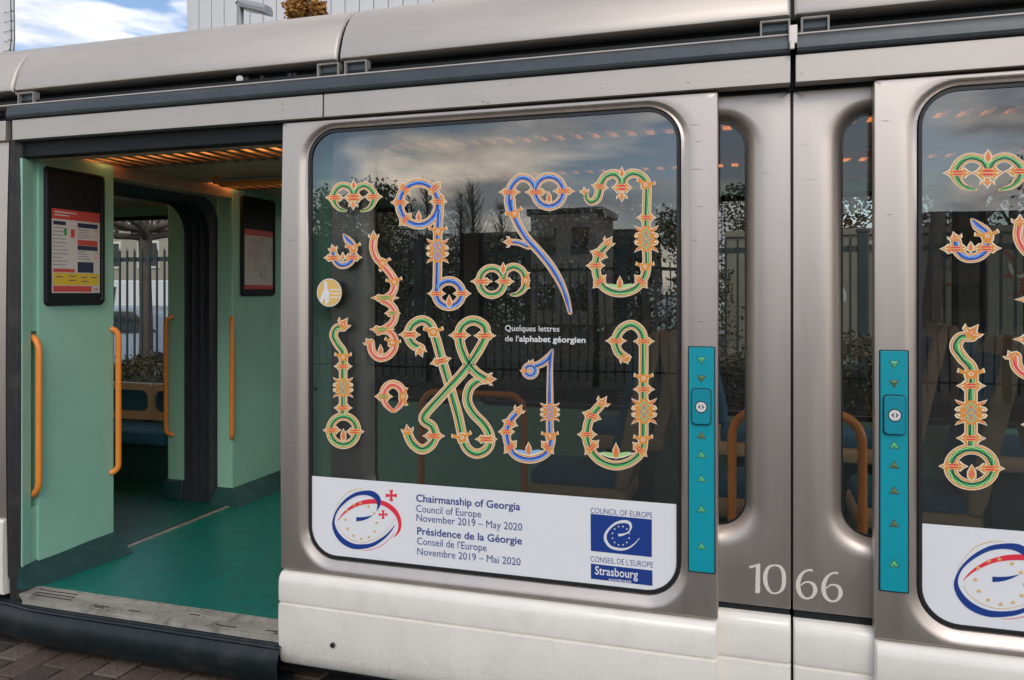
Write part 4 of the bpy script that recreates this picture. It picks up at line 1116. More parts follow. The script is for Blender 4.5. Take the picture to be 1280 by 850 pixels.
def RU(mb, a0, a1, b0, b1, m, l=1): rect(mb, y0 + a0 * W_, y0 + a1 * W_, zt - b1 * H_, zt - b0 * H_, m, l)
RU(po, 0, 1, 0, 1, M_paper, 0); RU(po, 0, 1, 0, .12, M_pink); RU(po, .03, .98, .76, .905, M_yel); RU(po, .03, .82, .915, .985, M_pink)
RU(po, .03, .28, .145, .19, M_ndark); RU(po, .52, .95, .145, .20, M_ndark); RU(po, .52, .95, .35, .415, M_pink); RU(po, .52, .95, .42, .475, M_ndark); RU(po, .52, .86, .62, .75, M_ndark); RU(po, .03, .46, .71, .75, M_pink)
RU(po, .38, .46, .23, .33, M_pink); RU(po, .24, .30, .23, .31, M_pgreen)
M_ink = mat('poster_ink', (.16, .16, .17), .5)
for j in range(11):
    RU(po, .03, .03 + rnd.uniform(.18, .34), .22 + j * .044, .228 + j * .044, M_ink, 1)
for j in range(8):
    RU(po, .53, .53 + rnd.uniform(.15, .26), (.225 + j * .03 if j < 4 else .37 + j * .03), (.232 + j * .03 if j < 4 else .377 + j * .03), M_ink, 1)
    if j % 2 == 0: RU(po, .88, .95, (.225 + j * .03 if j < 4 else .37 + j * .03), (.24 + j * .03 if j < 4 else .385 + j * .03), M_org, 1)
for a, b in ((.08, .80), (.34, .79), (.34, .84), (.58, .80), (.6, .85), (.8, .8)): RU(po, a, a + .14, b, b + .014, M_ink, 2)
RU(po, .05, .5, .03, .045, M_paper, 2); RU(po, .05, .35, .065, .08, M_paper, 2); RU(po, .84, .98, .92, .985, M_paper, 2)
for a, m in ((.865, M_pink), (.905, M_ink), (.94, M_pink)): RU(po, a, a + .02, .935, .97, m, 3)
po.build('ticket_poster', f1, smooth=False)
f2 = frame(1.70, 2.09, 1.65, 2.335, 0, 0, 'black notice frame with a network map')
mp_ = MB(); y0, y1, zb, zt = 1.735, 2.06, 1.70, 2.11; W_ = y1 - y0; H_ = zt - zb
RU(mp_, 0, 1, 0, 1, M_paper, 0); RU(mp_, 0, 1, 0, .10, M_pink); RU(mp_, 0, 1, .93, 1, M_pink)
def mline(mb, a, b, wd, m, l=2):
    (a0, b0), (a1, b1) = a, b; p = U(a0, b0); q = U(a1, b1); dx, dz = q[0] - p[0], q[1] - p[1]; n = math.hypot(dx, dz) or 1; nx, nz = -dz / n * wd, dx / n * wd; x = X_ + l * .0006
    mb.add([(x, p[0] + nx, p[1] + nz), (x, q[0] + nx, q[1] + nz), (x, q[0] - nx, q[1] - nz), (x, p[0] - nx, p[1] - nz)], [(0, 1, 2, 3)], m)
for s_ in range(16):
    a, b = rnd.uniform(.1, .9), rnd.uniform(.16, .9)
    for j in range(5):
        d = rnd.choice([(0, 1), (1, 0), (.7, .7), (.7, -.7), (0, -1)]); l_ = rnd.uniform(.05, .14)
        a2, b2 = min(.95, max(.05, a + d[0] * l_)), min(.91, max(.13, b + d[1] * l_)); mline(mp_, (a, b), (a2, b2), .0011, rnd.choice([M_ink, M_ink, M_ink, M_coral, M_navyt]), 2 + s_ * .2); a, b = a2, b2
mp_.build('network_map', f2, smooth=False)

# ---------------------------------------------------------------- seats
def cushion_shape(mb, x0, x1, y0, y1, z0, z1, m, r=.03):
    o = lambda ins, z: [(x, y, z) for x, y in rr(x0 + ins, x1 - ins, y0 + ins, y1 - ins, max(.05 - ins, .01), 5, 1, 1)]
    mb.loops([o(.02, z0), o(.004, z0 + r * .4), o(0, z0 + r), o(0, z1 - r), o(.008, z1 - r * .4), o(.03, z1)], m)
    mb.ngon(o(.03, z1), m)
def make_seat():
    """two-place seat: faces +X, origin on the floor; 0.48 deep, 0.9 wide along y"""
    s = empty('seat', (0, 0, 0)); s.parent = tram
    prof_out = [(-.02, .42), (-.05, .50), (-.11, .80), (-.17, 1.08), (-.17, 1.16), (-.13, 1.17), (-.10, 1.10), (-.03, .80), (.02, .52), (.03, .43)]
    sh = MB(); 
    sh.loops([[(x, y + oy * k_, z) for x, z in prof_out] for y, oy, k_ in ((.02, 0, 0), (.40, 0, 0))], M_tan, closed=True, cap=True)
    sh.build('shell', s, bevel=.012)
    ba = MB(); pr = [(-.02, .55), (-.09, .86), (-.135, 1.08), (-.10, 1.10), (-.05, 1.06), (.00, .86), (.06, .56), (.03, .52)]
    ba.loops([[(x, y, z) for x, z in pr] for y in (.05, .37)], M_blue, cap=True); ba.build('back_cushion', s, bevel=.02)
    ps = MB(); cushion_shape(ps, -.03, .44, .0, .42, .34, .43, M_tan); ps.build('pan', s)
    cu = MB(); cushion_shape(cu, .0, .43, .025, .395, .42, .50, M_blue); cu.build('seat_cushion', s)
    lg_ = MB(); lg_.box(.06, .34, .14, .28, -.12, .35, M_dteal); lg_.build('pedestal', s, bevel=.01)
    return s
proto = make_seat()
spots = [(-.98, .45, 0, 0), (-.98, 1.75, 0, 0), (.02, .45, 180, 0), (.02, 1.75, 180, 0), (1.22, .45, 0, 0), (1.22, 1.75, 0, 0), (.45, .5, 180, 0)]
spots = [(-.60, .62, 180), (-.26, .62, 0), (.80, .62, 180), (1.14, .62, 0), (-.60, 1.95, 180), (-.26, 1.95, 0), (.80, 1.95, 180), (1.14, 1.95, 0)]
for i, (x, y, a) in enumerate(spots):
    s_ = proto if i == 0 else copy_tree(proto, tram)
    s_.location = (x, y + (.42 if a == 180 else 0), FLOOR + .12); s_.scale = (1, 1, .95); s_.rotation_euler = (0, 0, R(a))
# longitudinal bench in the next module: framed backs with blue cushions against the far wall
b_ = empty('bench', (0, 0, 0)); b_.parent = tram; b_['label'] = 'pair of blue seats with tan framed backs under the far window'
for i in range(4):
    x0 = -6.20 + i * .52
    k = MB(); A = rr(x0, x0 + .518, .66, .95, .02, 4, 1, 1); B = rr(x0 + .03, x0 + .488, .725, .895, .06, 4, 1, 1)
    k.loops([[(x, FARY - .10, z) for x, z in A], [(x, FARY - .13, z) for x, z in A], [(x, FARY - .13, z) for x, z in B], [(x, FARY - .10, z) for x, z in B]], mat('cream_seat_frame', (.74, .60, .42), .45)); k.build('back_frame', b_, smooth=False)
    k = MB(); k.ngon([(x, FARY - .105, z) for x, z in B], M_blue); k.build('back_cushion', b_, smooth=False)
    k = MB(); cushion_shape(k, x0 + .01, x0 + .51, FARY - .58, FARY - .13, .56, .66, M_blue); k.build('seat_cushion', b_)
k = MB(); k.box(-6.2, -4.12, FARY - .09, FARY - .02, .60, .945, M_dteal); k.build('bench_backing', b_)
k = MB(); k.box(-6.2, -4.12, FARY - .50, FARY - .05, FLOOR, .56, M_dteal); k.build('bench_base', b_)

# orange hoops by the windows
def hoop(x0, x1, y, z, r=.10):
    pts = [(x0, y, FLOOR)]
    for i in range(7): a = R(180 - 90 * i / 6); pts.append((x0 + r + r * math.cos(a), y, z - r + r * math.sin(a)))
    for i in range(7): a = R(90 - 90 * i / 6); pts.append((x1 - r + r * math.cos(a), y, z - r + r * math.sin(a)))
    pts.append((x1, y, FLOOR)); k = MB(); k.tube(pts, .017, M_orange, 12); k.build('grab_hoop', tram, ang=60)
hy = .32
hoop(PX(915, hy), PX(1078, hy), hy, P(930, 513, hy)[1])
hoop(PX(527, .9), PX(655, .9), .9, P(590, 492, .9)[1], .08)
k = MB(); k.tube([(PX(655, .3) , .3, FLOOR), (PX(655, .3), .3, .9)], .016, M_orange); 
# green post at the pocket behind the leaf
solid('pillar', [(-1.93, .12), (-1.74, .12), (-1.74, .22), (-1.93, .22)], FLOOR, CEIL, M_mint)

# underframe and far shell
k = MB(); k.box(-6.2, 2.6, .12, 2.4, .06, FLOOR - .045, M_black); k.build('underframe', tram)

# ================================================================ OUTSIDE
M_ground = mat('asphalt', (.055, .053, .05), .85, noise=.25, nscale=1.2, bump=.3, bscale=60)
k = MB(); k.add([(-600, -600, -.03), (600, -600, -.03), (600, 600, -.03), (-600, 600, -.03)], [(0, 1, 2, 3)], M_ground)
tag(k.build('ground', None, smooth=False), kind='structure')
M_pav = mat('paving_grey', (.065, .06, .055), .8, noise=.25, nscale=3, bump=.3, bscale=40)
M_jo = mat('paver_joint', (.03, .027, .024), .95)
k = MB(); k.box(-30, 20, -9.0, .60, -.05, -.022, M_jo); pav = tag(k.build('pavement', None, smooth=False), kind='structure')
k = MB(); k.box(-30, 20, -9.0, -1.3, -.022, -.002, M_pav); k.build('far_paving', pav, smooth=False)
pm = [mat('paver_%s' % n, c, .75, noise=.3, nscale=14, bump=.5, bscale=70, dirt=(.03, .028, .025), dscale=9, damt=.5) for n, c in (('brown', (.11, .08, .062)), ('pale', (.16, .125, .10)), ('dark', (.07, .056, .047)))]
pms = []
for m in pm:
    k = MB(); k.box(-.066, .066, -.118, .118, -.02, .0, m)
    o = k.build('brick', pav, bevel=.006); pms.append(o); o.location = (-30 + len(pms), -4, -.03)
first = [True] * 3
for r_ in range(6):
    for c_ in range(20):
        j = rnd.choice([0, 0, 1, 2])
        o = pms[j] if first[j] else pms[j].copy()
        if not first[j]: col.objects.link(o); o.parent = pav
        first[j] = False
        o.location = (-4.6 + c_ * .142, .40 - r_ * .248 - (c_ % 2) * .12, rnd.uniform(-.003, .003)); o.rotation_euler = (rnd.uniform(-.01, .01), rnd.uniform(-.01, .01), rnd.uniform(-.015, .015))

# grass strip on the far side
M_grass = mat('ground_cover', (.06, .055, .03), .95, noise=.5, nscale=3, bump=.6, bscale=30)
k = MB(); k.box(-40, 30, 2.9, 7.5, -.03, .01, M_grass); tag(k.build('verge', None, smooth=False), kind='structure')

# leaf clouds
def leaf_cloud(mb, n, fn, mats, smin, smax, rg):
    for i in range(n):
        x, y, z = fn(rg); s_ = rg.uniform(smin, smax)
        a = Vector((rg.uniform(-1, 1), rg.uniform(-1, 1), rg.uniform(-1, 1)))
        if a.length < .1: continue
        a.normalize(); b = a.orthogonal().normalized(); c = a.cross(b)
        t = rg.uniform(0, 6.28); u = b * math.cos(t) + c * math.sin(t); v = a.cross(u)
        p = Vector((x, y, z))
        mb.add([p - u * s_, p + v * s_ * .5, p + u * s_, p - v * s_ * .5], [(0, 1, 2, 3)], rg.choice(mats))
LG = [mat('leaf_' + n, c, .6, spec=.3) for n, c in (('olive', (.07, .075, .03)), ('dark', (.035, .045, .02)), ('pale', (.11, .11, .05)), ('brown', (.13, .085, .04)))]
LB = [mat('leaf_' + n, c, .6, spec=.3) for n, c in (('copper', (.42, .20, .05)), ('rust', (.30, .13, .035)), ('gold', (.50, .28, .08)))]
M_bark = mat('bark', (.13, .105, .085), .9, noise=.3, nscale=10, bump=.5, bscale=30)
rg = random.Random(11)
k = MB()
def hf(rg):
    x = rg.uniform(-13, 5.5); y = 4.6 + rg.random() ** .6 * .7 * rg.choice([0, 1]) ; 
    y = rg.uniform(4.5, 5.3); z = rg.random()
    top = 1.12 + .12 * math.sin(x * 1.7) + .07 * math.sin(x * 5.1)
    top *= 1 if x > -4.5 else max(.66, 1 + (x + 4.5) * .2)
    if rg.random() < .5: return x, 4.5 + rg.gauss(0, .05), z * top
    return x, y, top + rg.gauss(0, .06)
leaf_cloud(k, 42000, hf, [LG[0], LG[1], LG[3], LG[3]], .014, .034, rg)
hd = empty('hedge', (-4, 4.9, 0)); tag(hd, 'dark clipped hedge in front of the metal fence behind the tram', 'hedge')
o = k.build('foliage', None, smooth=False); o.parent = hd; o.location = (4, -4.9, 0); o['kind'] = 'stuff'
k = MB(); k.box(-13, -5.0, 4.6, 5.2, 0, .62, mat('hedge_core', (.02, .022, .012), .95)); k.box(-5.0, 5.5, 4.6, 5.2, 0, 1.0, mat('hedge_core', (.02, .022, .012), .95)); o = k.build('inner_core', hd, smooth=False); o.location = (4, -4.9, 0)  # plain dark boxes filling the hedge behind its leaves

# picket fence behind the tram
M_fence = mat('fence_metal', (.06, .075, .075), .5, .4, noise=.1, nscale=6)
def picket_fence(x0, x1, y, h, step, label, stuff=False, w_=.024):
    f = empty('picket_fence', (x0, y, 0)); tag(f, label, 'fence')
    k = MB(); k.box(0, x1 - x0, -.02, .02, h - .15, h - .09, M_fence); k.build('rail', f, smooth=False)
    k = MB(); k.box(0, x1 - x0, -.02, .02, .25, .29, M_fence); k.build('rail', f, smooth=False)
    n = int((x1 - x0) / step); pk = None; big = MB(); post = None
    for i in range(n):
        x = i * step
        if i % 20 == 0:
            if post is None:
                k = MB(); k.box(-.05, .05, -.05, .05, 0, h + .05, M_fence); k.box(-.06, .06, -.06, .06, h + .05, h + .08, M_fence); post = k.build('post', f, smooth=False); p_ = post
            else: p_ = post.copy(); col.objects.link(p_); p_.parent = f
            p_.location = (x, 0, 0); continue
        if stuff: big.box(x - w_ / 2, x + w_ / 2, -.035, -.021, .1, h, M_fence); continue
        if pk is None:
            k = MB(); k.box(-w_ / 2, w_ / 2, -.040, -.021, .1, h, M_fence); k.add([(-w_ / 2, -.035, h), (w_ / 2, -.035, h), (0, -.03, h + .05)], [(0, 1, 2)], M_fence); pk = k.build('picket', f, smooth=False); p_ = pk
        else: p_ = pk.copy(); col.objects.link(p_); p_.parent = f
        p_.location = (x, 0, 0)
    if stuff: o = big.build('picket', f, smooth=False); o['kind'] = 'stuff'
    return f
picket_fence(-14, 6.0, 6.1, 2.25, .125, 'tall dark metal picket fence behind the hedge')
picket_fence(-22, 16, -11.0, 2.2, .16, 'picket fence across the street, mirrored in the windows', True)

# graffiti wall behind the fence at the right
gw = empty('graffiti_wall', (0, 11, 0)); tag(gw, 'pale concrete wall covered with loose painted graffiti curls', 'wall')
M_conc = mat('concrete', (.27, .24, .19), .85, noise=.15, nscale=2, dirt=(.14, .12, .10), dscale=1.4, damt=.5)
for i in range(5):
    k = MB(); k.box(-.6 + i * 2.2, -.6 + i * 2.2 + 2.185, 0, .2, 0, 2.6, M_conc); k.build('wall_panel', gw, bevel=.01)
k = MB(); k.box(-.6, 10.4, -.05, .25, 2.6, 2.7, M_conc); k.build('coping', gw)
k = MB()
gc = [mat('graffiti_red', (.35, .09, .06), .7), mat('graffiti_white', (.55, .53, .48), .7), mat('graffiti_dark', (.05, .05, .06), .7)]
for i in range(34):
    cx, cz = rg.uniform(-.2, 9), rg.uniform(.9, 2.3); m = gc[i % 3]; r1 = rg.uniform(.12, .3); r2 = rg.uniform(.15, .32); a0 = rg.uniform(0, 6); aw = rg.uniform(3, 6.3)
    A = []; B = []
    for j in range(15):
        a = a0 + aw * j / 14; A.append((cx + r1 * math.cos(a), -.004 - i * .0003, cz + r2 * math.sin(a))); B.append((cx + (r1 - .05) * math.cos(a), -.004 - i * .0003, cz + (r2 - .05) * math.sin(a)))
    k.loops([A, B], m, closed=False)
k.build('graffiti', gw, smooth=False)

# trees
def bare_tree(x, y, h, seed, label, name='bare_tree', spread=.55, group=None, depth=5):
    rg = random.Random(seed); t = empty(name, (x, y, 0)); tag(t, label, 'tree', group)
    tr = MB(); br = MB()
    def grow(p, d, l, r, lv):
        n = 4; pts = [p.copy()]; rs = [r]
        for i in range(n):
            d = (d + Vector((rg.gauss(0, .12), rg.gauss(0, .12), rg.gauss(0, .06) + .03))).normalized(); p = p + d * l / n; pts.append(p.copy()); rs.append(r * (1 - .45 * (i + 1) / n))
        (tr if lv == 0 else br).tube(pts, rs, M_bark, 7 if lv < 2 else 4, cap=False)
        if lv >= depth: return
        for c in range(rg.choice([2, 3, 3]) + (2 if lv == 0 else 0)):
            a = rg.uniform(0, 6.28); sp = rg.uniform(.35, spread + .35)
            o = d.orthogonal().normalized(); o2 = d.cross(o)
            nd = (d * math.cos(sp) + (o * math.cos(a) + o2 * math.sin(a)) * math.sin(sp)).normalized()
            grow(pts[rg.choice([2, 3, 4]) if lv else rg.choice([3, 4])], nd, l * rg.uniform(.6, .8), r * .5, lv + 1)
    grow(Vector((0, 0, 0)), Vector((0, 0, 1)), h * .38, h * .022, 0)
    tr.build('trunk', t, ang=80); br.build('crown', t, ang=80)
    return t
G1 = 'bare street trees mirrored in the windows'
def pollard(x, y, h, seed, label):
    rg = random.Random(seed); t = empty('pollarded_tree', (x, y, 0)); tag(t, label, 'tree')
    k = MB(); k.tube([(0, 0, 0), (.02, 0, h * .4), (-.03, .02, h * .8), (0, 0, h), (.0, 0, h + .12)], [.13, .105, .095, .12, .05], M_bark, 9); k.build('trunk', t, ang=80)
    k = MB()
    for i in range(8):
        a = i * .785 + rg.uniform(-.2, .2); L1 = rg.uniform(.9, 1.6); p = Vector((0, 0, h - .05 - .12 * (i % 2))); pts = [p.copy()]; rs = [.065]
        for q in range(6):
            p = p + Vector((math.cos(a), math.sin(a), rg.uniform(-.05, .32))) * L1 / 6; a += rg.gauss(0, .16); pts.append(p.copy()); rs.append(.055 - .006 * q + (.012 if q % 2 else 0))
            for w_ in range(5):
                e = p + Vector((rg.gauss(0, .10), rg.gauss(0, .10), rg.uniform(.25, .75))); m_ = (p + e) / 2 + Vector((rg.gauss(0, .04), rg.gauss(0, .04), 0)); k.tube([p, m_, e], [.012, .008, .004], M_bark, 3, cap=False)
        k.tube(pts, rs, M_bark, 6)
    k.build('crown', t, ang=80)
pollard(-9.8, 8.0, 2.75, 5, 'knobbly pollarded bare tree behind the fence, seen through the open doorway')
bare_tree(2.2, 9.0, 7.5, 9, 'bare tree in front of the graffiti wall, seen through the narrow windows')
def poplar(x, y, h, seed, label):
    rg = random.Random(seed); t = empty('poplar_tree', (x, y, 0)); tag(t, label, 'tree', G1)
    k = MB(); k.tube([(0, 0, 0), (.03, 0, h * .5), (0, 0, h)], [.13, .08, .015], M_bark, 6); k.build('trunk', t, ang=80)
    k = MB()
    for i in range(300):
        z = h * (.14 + .82 * rg.random()); a = rg.uniform(0, 6.28); l = h * .20 * (1.15 - z / h) * rg.uniform(.6, 1.4) + .3; r = l * .62
        k.tube([(0, 0, z), (math.cos(a) * r * .6, math.sin(a) * r * .6, z + l * .45), (math.cos(a) * r, math.sin(a) * r, z + l)], [.016, .010, .005], M_bark, 3, cap=False)
    k.build('crown', t, smooth=False)
for i, (x, y, h, lb) in enumerate(((-18.2, -37, 6.6, 'leftmost'), (-16.9, -36, 7.6, 'tallest'), (-15.7, -38, 7.1, 'third from left'), (-14.3, -36, 7.4, 'fourth from left'), (-13.1, -37, 6.4, 'shortest'), (-10.2, -39, 6.2, 'lone one beside the pale tower house'))):
    poplar(x, y, h, 40 + i, 'leafless upright tree mirrored in the big window, ' + lb)
# copper leaved tree above the roof
def leafy(x, y, z0, z1, r, mats, label, n, name='copper_leaved_tree', seed=1, smin=.06, smax=.13, group=None):
    rg = random.Random(seed); t = empty(name, (x, y, 0)); tag(t, label, 'tree', group)
    k = MB(); k.tube([(0, 0, 0), (.05, 0, z0), (0, .1, (z0 + z1) / 2), (0, 0, z1)], [.16, .12, .08, .02], M_bark, 8)
    for i in range(16):
        z = z0 + (z1 - z0) * i / 17; a = i * 2.4; k.tube([(0, 0, z), (math.cos(a) * r * .5, math.sin(a) * r * .5, z + .4), (math.cos(a) * r * .85, math.sin(a) * r * .85, z + .9)], [.04, .025, .01], M_bark, 4)
    k.build('trunk', t, ang=80)
    cl = []
    for i in range(46):
        u = rg.random(); z = z0 + (z1 - z0) * u; rad = r * math.sqrt(max(.05, 1 - (2 * u - 1) ** 4)) * rg.uniform(.45, 1); a = rg.uniform(0, 6.28); cl.append((math.cos(a) * rad, math.sin(a) * rad, z, rg.uniform(.25, .5) * r))
    def fn(rg):
        c = rg.choice(cl); return tuple(c[q] + max(-1.5, min(1.5, rg.gauss(0, 1))) * c[3] * .52 for q in range(3))
    k = MB(); leaf_cloud(k, n, fn, mats, smin, smax, rg); k.build('crown', t, smooth=False)
    return t
def at(px, Y):  # X for a photo px at world y
    return PX(px, Y)
yt = 17.0
leafy(at(388, yt), yt, 3.0, P(388, -30, yt)[1], .62, LB, 'tree with dense copper autumn leaves above the tram roof', 14000, seed=3, smin=.05, smax=.10)
leafy(-20, -34, 1.2, 6.5, 3.0, LG, 'dark evergreen tree across the street, seen as a reflection', 13000, 'evergreen_tree', 4, .08, .16)
leafy(-1.5, -34, .8, 5.6, 2.6, LG, 'round dark evergreen across the street at the right of the mirrored wall', 13000, 'evergreen_tree', 6, .08, .16)
leafy(9.5, -24, 1.0, 7.0, 2.6, [M_bark, LG[3]], 'sparse brown tree across the street, mirrored in the right window', 6000, 'brown_tree', 8, .04, .09)

LT = [LG[0], LG[3], M_bark, mat('leaf_russet', (.16, .08, .03), .6)]
for i, (x, r_, h_, lb) in enumerate(((-7.5, 2.2, 6.2, 'broad'), (-3.2, 1.9, 5.2, 'lowest'), (.6, 2.1, 6.6, 'tall'), (4.6, 2.2, 6.0, 'rightmost'))):
    leafy(x, 14.5, .6, h_, r_, LT, lb + ' thin russet tree behind the graffiti wall, seen through the tram windows', 17000, 'thin_leaved_tree', 60 + i, .03, .07)
for i, (x, y_, lb) in enumerate(((-9.2, 11.5, 'leftmost'), (-6.6, 10.6, 'second'), (-4.1, 11.2, 'third'), (-1.9, 10.7, 'rightmost'))):
    leafy(x, y_, .25, 2.75, 1.55, [LG[3], M_bark, LG[0]], lb + ' of the dense brown bushes behind the metal fence, left of the graffiti wall', 9000, 'brown_bush', 80 + i, .03, .06)
# street lamp
yl = 12.0; X0 = at(300.5, yl)
lampo = empty('street_lamp', (X0, yl, 0)); tag(lampo, 'grey street lamp with a flat head rising behind the tram roof', 'street lamp')
M_gal = mat('galvanised_steel', (.33, .35, .36), .5, .3, noise=.1, nscale=8)
zt = P(300.5, 3, yl)[1]
k = MB(); k.tube([(0, 0, 0), (0, 0, 3), (0, 0, zt)], [.10, .085, .07], M_gal, 12); k.build('pole', lampo, ang=60)
xa = PX(297, yl) - X0; xb = PX(334, yl) - X0; zh = P(310, 10, yl)[1]
k = MB(); k.add([(-.1, -.06, zt - .02), (-.1, .06, zt - .02), (.0, .08, zt + .02), (.0, -.08, zt + .02)], [(0, 1, 2, 3)], M_gal)
Lh = xb - xa
body = lambda o, zz_: [(.05, -.12 - o, zt - .05 + zz_), (.12, -.20 - o, zt - .07 + zz_), (Lh * .95, -.16 - o, zt - .24 + zz_), (Lh, 0, zt - .27 + zz_), (Lh * .95, .16 + o, zt - .24 + zz_), (.12, .20 + o, zt - .07 + zz_), (.05, .12 + o, zt - .05 + zz_)]
k.loops([body(0, -.10), body(.02, 0), body(-.05, .09)], M_gal, cap=True); k.build('lamp_head', lampo, bevel=.01)
k = MB(); k.ngon([(x, y * .8, z - .004) for x, y, z in body(0, -.10)], mat('lamp_lens', (.5, .5, .48), .2)); k.build('lamp_lens', lampo, smooth=False)

# white panelled building behind
M_fac = mat('white_facade', (.70, .70, .71), .4, noise=.03, nscale=1)
M_facg = mat('facade_joint', (.30, .32, .35), .6)
def facade(x0, y0, x1, y1, h, label, n, rows, name='office_building', depth=14):
    bd = empty(name, (x0, y0, 0)); tag(bd, label, 'building')
    dx, dy = x1 - x0, y1 - y0; Lg = math.hypot(dx, dy); bd.rotation_euler = (0, 0, math.atan2(dy, dx))
    k = MB(); k.box(0.02, Lg - .02, .08, depth, 0, h - .02, M_facg); k.build('wall', bd, smooth=False)
    pw = Lg / n; ph = h / rows; k = MB(); k.box(.022, pw - .022, 0, .08, .02, ph - .02, M_fac); p0 = k.build('facade_panel', bd, bevel=.01); first = True
    for r_ in range(rows):
        for i in range(n):
            o = p0 if first else p0.copy()
            if not first: col.objects.link(o); o.parent = bd
            first = False; o.location = (i * pw, 0, r_ * ph)
    k = MB(); k.box(-.1, Lg + .1, -.1, depth + .1, h, h + .25, M_fac); k.build('roof_edge', bd, smooth=False)
    return bd
yb = 30
facade(at(233, yb), yb, at(950, yb), yb, 27, 'white building with tall vertical wall panels behind the tram', 37, 6)
tbx = at(18.5, 24)
facade(tbx - 7 * .656, 24 - 7 * .755, tbx, 24, 24, 'white panelled tower at the left edge of the photo', 9, 6, 'panelled_tower', 6)
# curved ladder guard on the tower
lx = at(19, 24); lad = empty('ladder_guard', (lx, 23.8, 0)); tag(lad, 'small curved dark ladder guard on the side of the left tower', 'ladder')
k = MB()
for dz in (0, .16): 
    k.tube([(.0, -.1 - dz, 11.0), (.22, -.1 - dz, 11.8), (.32, -.1 - dz, 12.6), (.30, -.1 - dz, 13.6), (.25, -.1 - dz, 15)], .022, M_rail, 6)
for i in range(7): k.tube([(.1 + .03 * i, -.1, 11.3 + i * .42), (.1 + .03 * i, -.26, 11.3 + i * .42)], .02, M_rail, 5); k.tube([(-.3, -.1, 11.3 + i * .42), (.12 + .03 * i, -.1, 11.3 + i * .42)], .012, M_rail, 5)
k.build('rung', lad, smooth=False)

# low white building and cars behind the fence at left
def office(x, y, w_, d, h, rows, cols, label, face=-1, name='house', wallc=(.5, .47, .43), roof=None, rot=0):
    bd = empty(name, (x, y, 0)); tag(bd, label, 'building'); bd.rotation_euler = (0, 0, R(rot))
    wm = mat('wall_' + str(len(MATS)), wallc, .8, noise=.1, nscale=.8)
    k = MB(); k.box(-w_ / 2, w_ / 2, 0, d, 0, h, wm); k.build('wall', bd, smooth=False)
    k = MB(); k.box(-w_ / 2 - .3, w_ / 2 + .3, -.3, d + .3, h, h + .35, roof or M_rail); k.build('roof', bd, smooth=False)
    wd = MB(); ww = w_ / cols * .55; wh = h / rows * .5
    wd.box(-ww / 2, ww / 2, -.06, .0, -wh / 2, wh / 2, M_white); wd.box(-ww / 2 + .08, ww / 2 - .08, -.07, -.06, -wh / 2 + .08, wh / 2 - .08, mat('dark_window', (.03, .035, .04), .1)); p0 = None
    for r_ in range(rows):
        for c_ in range(cols):
            if p0 is None: p0 = wd.build('window', bd, smooth=False); o = p0
            else: o = p0.copy(); col.objects.link(o); o.parent = bd
            o.location = (-w_ / 2 + (c_ + .5) * w_ / cols, 0, (r_ + .5) * h / rows)
    return bd
office(-24, 22, 16, 8, 6.2, 3, 9, 'low pale depot building with rows of dark windows behind the parked vehicles', wallc=(.42, .38, .31))
office(-22, -46, 30, -10, 5.2, 2, 8, 'long dark low building across the street, seen as a reflection', name='warehouse', wallc=(.10, .09, .085))
office(10, -44, 24, -10, 5.6, 2, 7, 'dark brick building across the street, seen as a reflection', name='brick_building', wallc=(.12, .09, .07))
office(-9.5, -36, 3.4, -5, 5.6, 2, 2, 'small pale tower house with a dark roof, seen as a reflection', name='tower_house', wallc=(.45, .42, .38))

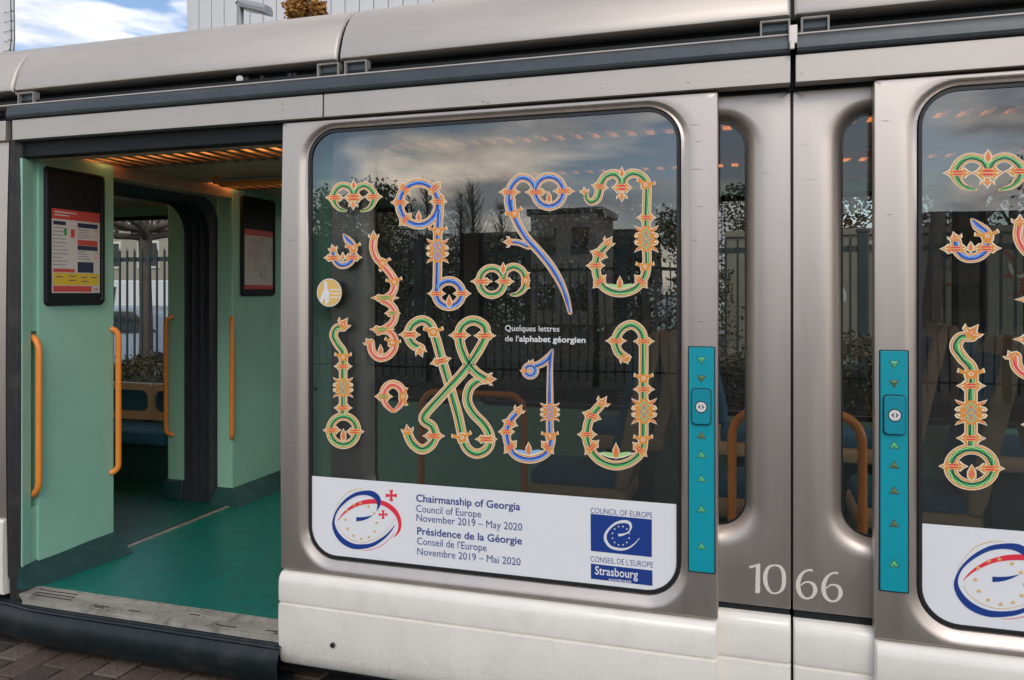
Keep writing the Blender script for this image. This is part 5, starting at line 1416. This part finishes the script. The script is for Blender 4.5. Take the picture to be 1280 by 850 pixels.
def car(x, y, rz, label, body_m, van=False, band=None):
    c = empty('parked_van' if van else 'parked_car', (x, y, 0)); tag(c, label, 'van' if van else 'car'); c.rotation_euler = (0, 0, R(rz))
    H = 1.95 if van else 1.42
    pr = ([(-2.3, .35), (-2.32, .8), (-2.25, 1.05), (-1.55, 1.2), (-.95, 1.9), (-.7, H), (2.2, H), (2.3, 1.2), (2.3, .35)] if van else
          [(-2.1, .35), (-2.14, .62), (-2.0, .80), (-1.1, .93), (-.45, 1.36), (-.1, H), (.9, H), (1.4, 1.3), (1.95, .98), (2.12, .9), (2.14, .4)])
    k = MB(); 
    def yw(z): return .86 - max(0, z - .9) * .22
    k.loops([[(a, yw(b) * s_, b) for a, b in pr] for s_ in (-1, -.93, .93, 1)], body_m, cap=True); k.build('body', c, bevel=.05)
    gm = mat('car_glass', (.02, .03, .035), .08)
    sides_ = ([(-1.35, 1.25), (-.85, 1.8), (-.1, 1.8), (-.1, 1.25)],) if van else ([(-.95, .95), (-.42, 1.30), (.1, 1.34), (.1, .95)], [(.16, .95), (.16, 1.34), (.85, 1.33), (1.35, .98)])
    for q in sides_:
        for s_ in (-1, 1): k = MB(); k.ngon([(a, s_ * (yw(b) + .012), b) for a, b in q], gm); k.build('side_window', c, smooth=False)
    ws = [(-1.5, 1.25), (-1.0, 1.88)] if van else [(-1.05, .97), (-.48, 1.34)]
    k = MB(); (a, b), (a2, b2) = ws; k.ngon([(a - .03, -.68, b), (a - .03, .68, b), (a2 - .03, .6, b2), (a2 - .03, -.6, b2)], gm); k.build('windscreen', c, smooth=False)
    for wx in (-1.35, 1.35):
        for s_ in (-1, 1):
            k = MB(); k.cyl((wx, s_ * .80, .32), (0, 1, 0), .32, .22, M_rubber, 20); wv = k.build('wheel', c, ang=40)
            k = MB(); k.cyl((wx, s_ * .915, .32), (0, 1, 0), .19, .02, M_gal, 16); k.build('hub', wv, ang=40)
    if band:
        for s_ in (-1, 1): k = MB(); k.box(-.9, 2.1, s_ * .873 - .004, s_ * .873 + .004, .72, 1.0, band); k.build('side_stripe', c, smooth=False)
    for s_ in (-.55, .55): k = MB(); k.box(-2.36 if van else -2.17, -2.28 if van else -2.1, s_ - .15, s_ + .15, .62, .78, M_wbtn); k.build('headlight', c, bevel=.02)
    return c
car(-11.6, 9.3, 8, 'pale blue parked car behind the picket fence', mat('pale_blue_paint', (.42, .50, .60), .25, coat=.6))
car(-14.2, 12.6, 12, 'white van with a yellow stripe behind the parked pale blue car', mat('white_paint', (.75, .75, .73), .25, coat=.6), True, M_yel)
car(-17.6, 16.0, -5, 'dark red car parked beyond the van', mat('dark_red_paint', (.20, .03, .03), .25, coat=.6))
